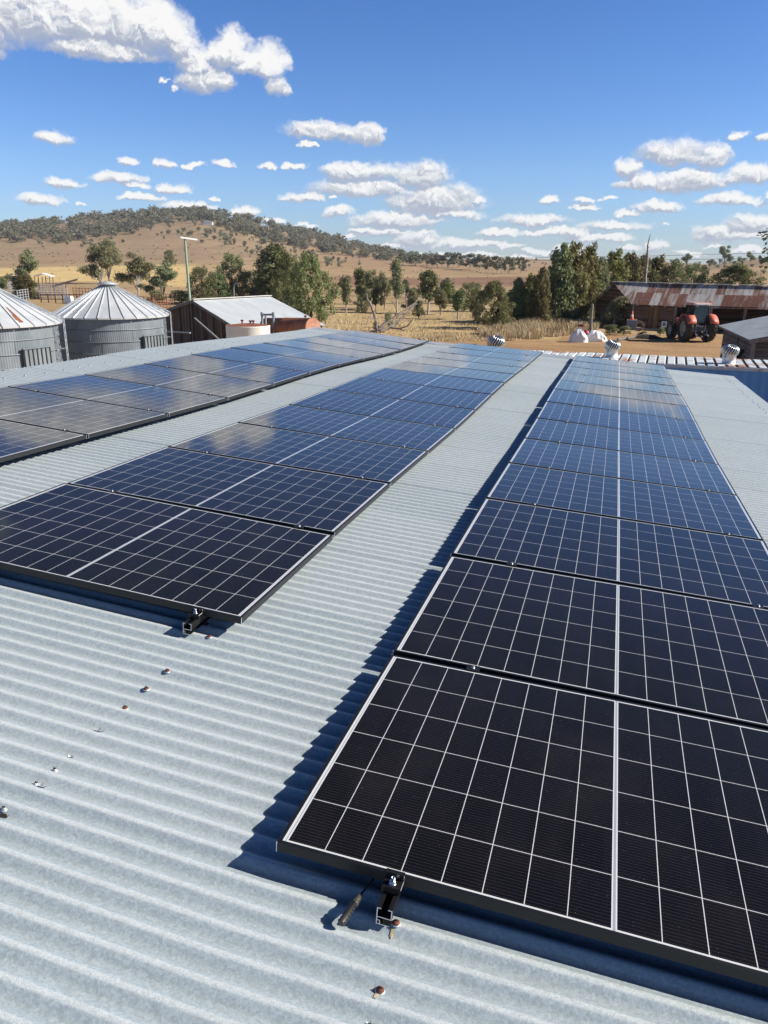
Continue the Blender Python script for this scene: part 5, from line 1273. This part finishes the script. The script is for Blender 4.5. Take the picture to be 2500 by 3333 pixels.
TREES = [
 ('gum', 0, 92, 958, 815, 96, 'tall pale gum tree directly behind the dark conifer by the cattle yards'),
 ('cypress', 1, 88, 974, 892, 76, 'short dark conifer standing in front of the steel cattle yards'),
 ('bush', 0, 8, 946, 896, 64, 'yellowish green bush cut by the left photo edge above the silo roof'),
 ('gum', 1, 338, 962, 806, 112, 'spreading gum with low left limb, directly above the right silo roof peak'),
 ('gum', 2, 356, 925, 783, 92, 'thin sparse gum rising behind the silo peak gum'),
 ('gum', 3, 450, 968, 828, 122, 'broad rounded gum with a dark forked trunk right of the silo peak'),
 ('gum', 0, 530, 980, 856, 116, 'pale leafed gum between the round gum and the power pole'),
 ('bush', 1, 512, 983, 940, 56, 'rounded dark bush under the pale gum near pole'),
 ('bush', 0, 590, 986, 942, 84, 'low dark bush at the foot of the power pole'),
 ('dense', 0, 556, 868, 814, 42, 'lone small blue green tree out on the brown hill slope left of the pole'),
 ('dense', 1, 662, 992, 868, 92, 'dark evergreen immediately right of the power pole'),
 ('dense', 0, 758, 988, 826, 104, 'tallest dark green evergreen behind the timber shed roof'),
 ('dense', 1, 824, 986, 880, 96, 'grey green evergreen between the tall evergreen and the cypress pine'),
 ('dense', 0, 712, 990, 888, 96, 'leafy grey green evergreen in front of the tallest evergreen behind shed'),
 ('cypress', 0, 896, 990, 790, 124, 'tall dark cypress pine behind the far end of the timber shed roof'),
 ('pepper', 0, 1010, 1066, 846, 178, 'big drooping pale green pepper tree beside the timber shed'),
 ('pepper', 0, 940, 1010, 838, 118, 'drooping olive green tree between the cypress pine and the big pepper tree'),
 ('slim', 0, 1128, 1024, 901, 40, 'slim dark sapling just right of the big pepper tree'),
 ('slim', 1, 1176, 1002, 872, 50, 'slim grey gum right of the dark sapling, before the fallen tree'),
 ('gum', 1, 1210, 1008, 886, 62, 'brownish gum left behind the fallen dead tree'),
 ('gum', 2, 1250, 1010, 890, 60, 'brownish gum with pale stems behind the fallen dead tree'),
 ('slim', 0, 1292, 1018, 848, 50, 'tallest narrow gum with dark green top above the fallen dead tree'),
 ('gum', 3, 1332, 988, 926, 46, 'small pale gum right of tallest narrow gum'),
 ('slim', 1, 1393, 1022, 878, 66, 'leafy upright gum with two dark stems in the grass'),
 ('bush', 0, 1362, 1037, 973, 42, 'small round lollipop sapling with yellow green leaves in the grass'),
 ('gum', 0, 1434, 1026, 935, 66, 'small gum with thin white trunk in open grass'),
 ('cypress', 2, 1452, 988, 915, 48, 'small dark cypress behind the white trunked gum'),
 ('slim', 1, 1490, 1040, 943, 50, 'wispy brownish sapling in the open grass'),
 ('dense', 1, 1530, 1014, 918, 84, 'light green leafy tree left of the big dark bushy tree'),
 ('pepper', 1, 1600, 1070, 932, 150, 'big bushy dark green tree with charred trunk at the yard edge'),
 ('cypress', 0, 1683, 1052, 898, 58, 'shorter cypress just right of the bushy dark green tree'),
 ('cypress', 1, 1722, 1054, 886, 54, 'cypress behind the left grey split post'),
 ('cypress', 2, 1759, 1058, 862, 64, 'bushy cypress between the left split post and tallest cypress'),
 ('cypress', 0, 1815, 1052, 786, 96, 'tallest cypress left crown, with thin bare upper limbs'),
 ('cypress', 2, 1852, 1050, 778, 92, 'tallest cypress right crown, reaching highest into the clouds'),
 ('cypress', 1, 1905, 1048, 788, 76, 'pale feathery cypress right of the tallest one'),
 ('cypress', 0, 1944, 1044, 832, 56, 'slim cypress behind the barn gable corner'),
 ('cypress', 1, 1985, 1034, 808, 92, 'pointed cypress rising right behind the barn gable'),
 ('cypress', 2, 2036, 1012, 814, 78, 'cypress behind the left end of barn roof ridge'),
 ('cypress', 0, 2078, 1004, 826, 72, 'cypress just left of the bare dead snag behind the barn'),
 ('cypress', 1, 2126, 1002, 828, 78, 'cypress just right of the dead snag behind the barn'),
 ('dense', 0, 2182, 1002, 852, 104, 'bushy evergreen behind the middle of the barn roof'),
 ('dense', 1, 2246, 1000, 858, 104, 'rounded evergreen ending the tree row behind the barn'),
 ('pepper', 1, 2382, 994, 876, 210, 'bright green round tree behind the right half of barn'),
 ('gum', 2, 2235, 868, 826, 34, 'lone gum on the skyline left of the right hill'),
 ('gum', 1, 2356, 868, 804, 44, 'tallest gum on the right hill skyline'),
 ('gum', 3, 2442, 862, 820, 38, 'gum on the right hill near the photo edge'),
 ('gum', 0, 2310, 870, 844, 34, 'low gum left of tallest gum on the right hill'),
 ('gum', 2, 2196, 872, 842, 30, 'small gum on the skyline right of the dead snag'),
]
fx = [(1312, 862, 822, 46), (1352, 866, 826, 50), (1390, 866, 828, 44), (1424, 870, 828, 46), (1458, 872, 822, 56), (1492, 872, 824, 50), (1530, 878, 826, 52), (1562, 882, 828, 46), (1590, 886, 834, 44), (1618, 888, 834, 42), (1656, 892, 836, 44), (1696, 890, 838, 48)]
sizes = {}
for kind, var, x, yb, yt, w_, lab in TREES:
    P = hit(x, yb); s = mpp(P); zt_ = atD(x, yt, math.hypot(P.x, P.y)).z; plant(kind, var, P-V(0, 0, .05), zt_-P.z, w_*s*(1.2 if kind == 'cypress' else 1.08), lab, 'bush' if kind == 'bush' else 'tree')
for i, (x, yb, yt, w_) in enumerate(fx):
    P = hit(x, yb); s = mpp(P); plant('fargum', i % 3, P-V(0, 0, .2), (yb-yt)*s, w_*1.12*s, 'distant grey gum in the tree line along the far side of the brown field', 'tree', 'gums in the far tree line')
rs = random.Random(21)
for i in range(22):
    x = rs.uniform(1105, 1690); yb = rs.uniform(962, 1022); P = hit(x, yb); s = mpp(P); hp = rs.uniform(34, 74)*(1.1 if yb > 1000 else .9); kd = ('gum', 'slim', 'dense', 'gum')[i % 4]
    plant(kd, i % (4 if kd == 'gum' else 2), P-V(0, 0, .05), hp*s, hp*s*(.42 if kd == 'slim' else .95), 'small olive green tree scattered among others over the dry pasture in mid distance', 'tree', 'small trees scattered over the pasture')
# gum outside the right edge whose branch reaches into the picture
P = atD(2655, 1000, 112); P.z = 0; plant('gum', 3, P, 12.6, 15.5, 'gum branch with dark leaves reaching in at the right edge of the sky', 'tree', rz=.9)
# shrubs on the barn gable, by the barn front and the small weeds
P = hit(2012, 1068); plant('bush', 1, V(.02, 74.2, 0), 2.9, 2.9, 'leafy dark green creeper bush against the barn gable wall', 'bush')
for i, (x, yb, yt, w_, nm) in enumerate(((2150, 1092, 1066, 30, 'small green weed clump beside the tractor front wheel'), (2090, 1098, 1078, 34, 'low green weeds under the pipe stand'), (1985, 1092, 1056, 60, 'grey dry shrub at the foot of the barn gable'), (2030, 1092, 1060, 44, 'grey dry shrub left of the pipe stand'), (1220, 1078, 1048, 26, 'bright green weed at the foot of the fallen dead tree'), (1260, 1068, 1016, 34, 'small sapling inside the fallen dead tree'))):
    P = atz(x, yb, 0); s = mpp(P); plant('bush', i % 2, P+V(0, .4, 0), (yb-yt)*s, w_*s, nm, 'bush')
# --- dead trees
def px_branches(segs, D0):
    out = []
    for (pts, r0, r1) in segs:
        q = [atD(x, y, D0+dd) for x, y, dd in pts]; n_ = len(q)
        out.append((q, [r0+(r1-r0)*i/(n_-1) for i in range(n_)]))
    return out
def dead(name, segs, D0, base, m_, label, cat):
    b = MB(); p0 = base
    for q, rad in px_branches(segs, D0): b.tube([p-p0 for p in q], [r_*(.50 if name == 'fallen_tree' else 1) for r_ in rad], 7)
    o = b.build(name, m_); o.location = p0; tag(o, label, cat); return o
b0 = atz(1228, 1082, 0); D0 = math.hypot(b0.x, b0.y)
dead('fallen_tree', [([(1224, 1076, 0), (1226, 1050, 0), (1218, 1022, .2), (1206, 990, .3), (1196, 975, .3), (1194, 958, .4), (1187, 955, .5)], .28, .09),
 ([(1226, 1048, 0), (1212, 1030, -.5), (1198, 1040, -1), (1192, 1062, -1.2)], .12, .05),
 ([(1226, 1080, 0), (1250, 1056, .4), (1290, 1030, .9), (1330, 1000, 1.4), (1352, 986, 1.8), (1366, 960, 2)], .30, .08),
 ([(1240, 1078, -.4), (1275, 1062, 0), (1310, 1036, .8), (1345, 996, 1.2), (1358, 988, 1.4)], .28, .10),
 ([(1285, 1032, .9), (1292, 1010, .5), (1284, 990, .3), (1272, 974, 0)], .12, .05), ([(1322, 1004, 1.4), (1324, 985, 1.6), (1322, 966, 1.8), (1330, 950, 2)], .12, .05),
 ([(1262, 1066, 0), (1300, 1070, -.8), (1325, 1062, -1), (1340, 1044, -1.2), (1346, 1030, -1.3)], .16, .05), ([(1300, 1070, -.8), (1318, 1078, -1.2)], .09, .05),
 ([(1270, 1060, 0), (1264, 1040, -.3), (1270, 1020, -.4), (1266, 1008, -.4)], .09, .04), ([(1310, 1036, .8), (1296, 1050, .2), (1300, 1062, -.3)], .09, .04),
 ([(1372, 1076, -2), (1384, 1062, -2), (1386, 1040, -2)], .07, .03), ([(1345, 1000, 1.3), (1362, 996, 1.2), (1372, 980, 1.2)], .06, .03)], D0, b0, M['dead_wood'], 'fallen dead grey tree with bare twisting limbs in the dry grass', 'dead tree')
b0 = atz(1622, 1064, 0); D0 = math.hypot(b0.x, b0.y)-1.6
dead('charred_trunk', [([(1622, 1068, 0), (1620, 1040, 0), (1624, 1000, 0), (1623, 970, 0), (1614, 946, .3)], .24, .07), ([(1624, 985, 0), (1632, 962, -.2), (1640, 952, -.3)], .12, .04), ([(1621, 1030, 0), (1608, 1012, -.4), (1602, 1004, -.5)], .10, .04)], D0, b0, M['burnt'], 'thin charred black trunk standing in front of the bushy dark green tree', 'dead tree')
b0 = atD(2098, 1000, 92); b0.z = 0
dead('dead_snag', [([(2096, 1020, 0), (2100, 900, 0), (2107, 840, 0), (2108, 800, 0), (2117, 762, 0)], .24, .03), ([(2104, 870, 0), (2090, 905, -.3)], .05, .02), ([(2106, 850, 0), (2118, 835, .3)], .05, .02), ([(2107, 830, 0), (2098, 822, 0)], .04, .015), ([(2108, 812, 0), (2116, 800, 0)], .04, .015), ([(2106, 845, 0), (2094, 838, .4)], .04, .015)], 92, b0, M['dead_wood'], 'tall bare dead snag rising above the trees behind the barn', 'dead tree')
# --- woodland on the hill, read as one mass
base_l = [(-300, 785), (0, 787), (120, 792), (210, 792), (330, 783), (420, 768), (470, 742), (540, 727), (610, 716), (690, 722), (760, 752), (820, 770), (900, 796), (1000, 814), (1100, 828), (1200, 842), (1300, 856), (1420, 866)]
def skyD(x): return 1050
V_, F_, n0 = [], [], 0
hr = np.random.default_rng(5)
def hill_tree(P, h, w_, seed, n=95):
    global n0
    r_ = np.random.default_rng(seed); k = 6; cl = [(r_.uniform(-.3, .3), r_.uniform(-.3, .3), r_.uniform(.2, .82), r_.uniform(.17, .30), r_.uniform(.17, .30), r_.uniform(.13, .22)) for _ in range(k)]
    v, f_ = leaves(cl, n, .14, seed, shell=.3, aspect=1.3)
    v = v*np.array([w_, w_, h])+np.array(P); V_.append(v); F_.append(f_+n0); n0 += len(v)
    tk = np.array([[-.02, 0, 0], [.02, 0, 0], [.015, 0, .6], [-.015, 0, .6]])*np.array([w_, w_, h])+np.array(P); V_.append(tk); F_.append(np.array([[0, 1, 2, 3]])+n0); n0 += 4
cnt = 0; tries = 0
while cnt < 1500 and tries < 30000:
    tries += 1
    x = hr.uniform(-280, 1420); yb = np.interp(x, [p[0] for p in base_l], [p[1] for p in base_l])
    ytop = np.interp(x, _xs, [PROF[q][-1] for q in _xs])-3
    y = ytop+(yb-ytop)*hr.random()**.85
    if y < ytop or (y > ytop+14 and MN.noise(Vector((x*.022, y*.05, 2))) < -.12): continue
    P = hit(x, y, 120)
    if math.hypot(P.x, P.y) > 1250: continue
    s = mpp(P); hpx = hr.uniform(17, 32)*(.8 if x > 1100 else 1); hill_tree(P, hpx*s, hpx*s*hr.uniform(.85, 1.4), cnt); cnt += 1
# a denser row right along the crest
for i in range(210):
    x = -280+i*8.1+hr.uniform(-4, 4)
    if x > 1420: break
    ytop = np.interp(x, _xs, [PROF[q][-1] for q in _xs]); P = hit(x, ytop+hr.uniform(1, 7), 300)
    if math.hypot(P.x, P.y) > 1300: continue
    s = mpp(P); hpx = hr.uniform(16, 30)*(.85 if x > 1100 else 1); hill_tree(P, hpx*s, hpx*s*hr.uniform(.7, 1.1), 4000+i, 95)
def stuffmesh(name, VV, FF, m_):
    me = bpy.data.meshes.new(name); v = np.concatenate(VV); me.from_pydata(v.tolist(), [], np.concatenate(FF).tolist()); me.materials.append(m_)
    o = bpy.data.objects.new(name, me); COL.objects.link(o); return tag(o, kind='stuff')
o = stuffmesh('hill_woodland', V_, F_, M['leaf_hill']); tag(o, 'grey green woodland covering the crest of the hill', 'woodland')
# --- separate shrubs on the bare slope and on the right hill
sp = None
def shrub(x, y, hpx, wf, lab, grp):
    global sp
    P = hit(x, y, 110); s = mpp(P)
    if math.hypot(P.x, P.y) > 1300: return
    if sp is None:
        r_ = random.Random(3); cl = [(r_.uniform(-.26, .26), r_.uniform(-.26, .26), r_.uniform(.25, .78), .24, .24, .2) for _ in range(7)]
        sp = bpy.data.objects.new('shrub', leafmesh('shrub_leaves', cl, 170, .12, 5, M['leaf_hill'], shell=.4)); COL.objects.link(sp); o = sp
    else: o = sp.copy(); COL.objects.link(o)
    o.location = P; h = hpx*s; o.scale = (h*wf, h*wf, h); o.rotation_euler = (0, 0, random.uniform(0, 6)); tag(o, lab, 'shrub', grp)
L1 = 'small dark shrub scattered on the bare brown slope of the left hill'; G1 = 'shrubs scattered over the bare hill slope'
for i in range(95):
    x = hr.uniform(120, 1180); yb = np.interp(x, [p[0] for p in base_l], [p[1] for p in base_l]); y = yb+ (hr.random()**1.6)*(70 if 430 < x < 900 else 30)+4
    shrub(x, y, hr.uniform(8, 22), hr.uniform(.8, 1.4), L1, G1)
for i in range(72):
    x = hr.uniform(520, 1120); yb = np.interp(x, [p[0] for p in base_l], [p[1] for p in base_l]); shrub(x, yb+4+(hr.random()**1.3)*55, hr.uniform(10, 27), hr.uniform(.7, 1.2), L1, G1)
L2 = 'small dark shrub on the dry right hill above the barn roof'; G2 = 'shrubs on the right hill'
for i in range(54):
    x = hr.uniform(2180, 2560); y = hr.uniform(850, 875) if i < 30 else hr.uniform(862, 905); shrub(x, y, hr.uniform(9, 20), hr.uniform(.9, 1.6), L2, G2)
L3 = 'tiny dark shrub on the far brown rise left of the cypresses'; G3 = 'shrubs on the far rise'
for i in range(16): shrub(hr.uniform(1620, 1790), hr.uniform(846, 880), hr.uniform(5, 12), 1.1, L3, G3)
# --- tussocks and dry grass
V_, F_, n0 = [], [], 0
for i in range(520):
    x, y = hr.uniform(-40, 1720), hr.uniform(795, 945)
    if x > 1100 and y < 862: continue
    if y < np.interp(x, [p[0] for p in base_l], [p[1] for p in base_l])+6: continue
    P = hit(x, y, 120); s = mpp(P); hp = hr.uniform(2.0, 4.2); cl = [(0, 0, .4, .5, .5, .35)]
    v, f_ = leaves(cl, 10, .6, i, shell=.2); v = v*np.array([hp*s*1.5, hp*s*1.5, hp*s])+np.array(P); V_.append(v); F_.append(f_+n0); n0 += len(v)
o = stuffmesh('tussocks', V_, F_, M['leaf_hill']); tag(o, 'dark grass tussocks dotting the brown paddock', 'grass')
def grass(name, n, fn, h0, h1, label):
    P = np.array([fn() for _ in range(n)]); h = hr.uniform(h0, h1, n)*P[:, 3]; a = hr.uniform(0, 6.28, n); w_ = hr.uniform(.010, .026, n); ln = hr.normal(size=(n, 2))*.28*h[:, None]
    v = np.zeros((n, 4, 3)); d_ = np.stack([np.cos(a), np.sin(a)], 1)*w_[:, None]
    v[:, 0, :2] = P[:, :2]-d_; v[:, 1, :2] = P[:, :2]+d_; v[:, 2, :2] = P[:, :2]+ln+d_*.3; v[:, 3, :2] = P[:, :2]+ln-d_*.3; v[:, 0, 2] = v[:, 1, 2] = P[:, 2]; v[:, 2, 2] = v[:, 3, 2] = P[:, 2]+h
    o = stuffmesh(name, [v.reshape(-1, 3)], [np.arange(4*n).reshape(-1, 4)], M['straw']); tag(o, label, 'grass')
def tall():
    while True:
        x = hr.uniform(1560, 1945); y = hr.uniform(1050, 1112)
        lim = np.interp(x, [1560, 1600, 1700, 1800, 1860, 1945], [1090, 1110, 1110, 1100, 1090, 1080])
        if y < lim:
            p = atz(x, y, 0); n1 = MN.noise(Vector((p.x*.5, p.y*.5, 0))); 
            if hr.random() < .38+1.5*n1: return (p.x, p.y, 0, .75+.6*n1)
grass('dry_grass', 19000, tall, .22, .80, 'tall straw coloured dry grass in front of the cypresses')
def low():
    while True:
        x = hr.uniform(980, 1640); y = 1000+112*hr.random()**.6; p = atz(x, y, 0); n1 = MN.noise(Vector((p.x*.35, p.y*.35, 4)))
        if hr.random() < .5+1.2*n1: return (p.x, p.y, 0, .8+.8*n1)
grass('pasture_grass', 15000, low, .05, .24, 'short dry yellow pasture grass beyond the far roof edge')
# ------------------------------------------------------------------ the air: one even box of haze round the whole scene
b = MB(); zl = min(c[2] for c in vs_ground)-1.0; b.box((0, 0, (zl+HZTOP)/2), (7400, 7400, HZTOP-zl))
hm = bpy.data.materials.new('haze_air'); hm.use_nodes = True; hn = NT(hm.node_tree); hm.node_tree.nodes.remove(hm.node_tree.nodes['Principled BSDF'])
pv = hn.n('ShaderNodeVolumePrincipled'); pv.inputs['Color'].default_value = (.80, .88, 1.0, 1); pv.inputs['Density'].default_value = HZD
hn.l(pv.outputs[0], hm.node_tree.nodes['Material Output'].inputs['Volume'])
tag(b.build('haze', hm), 'thin pale haze in the air over the farm and hills', 'haze', kind='stuff')
bpy.context.view_layer.update()
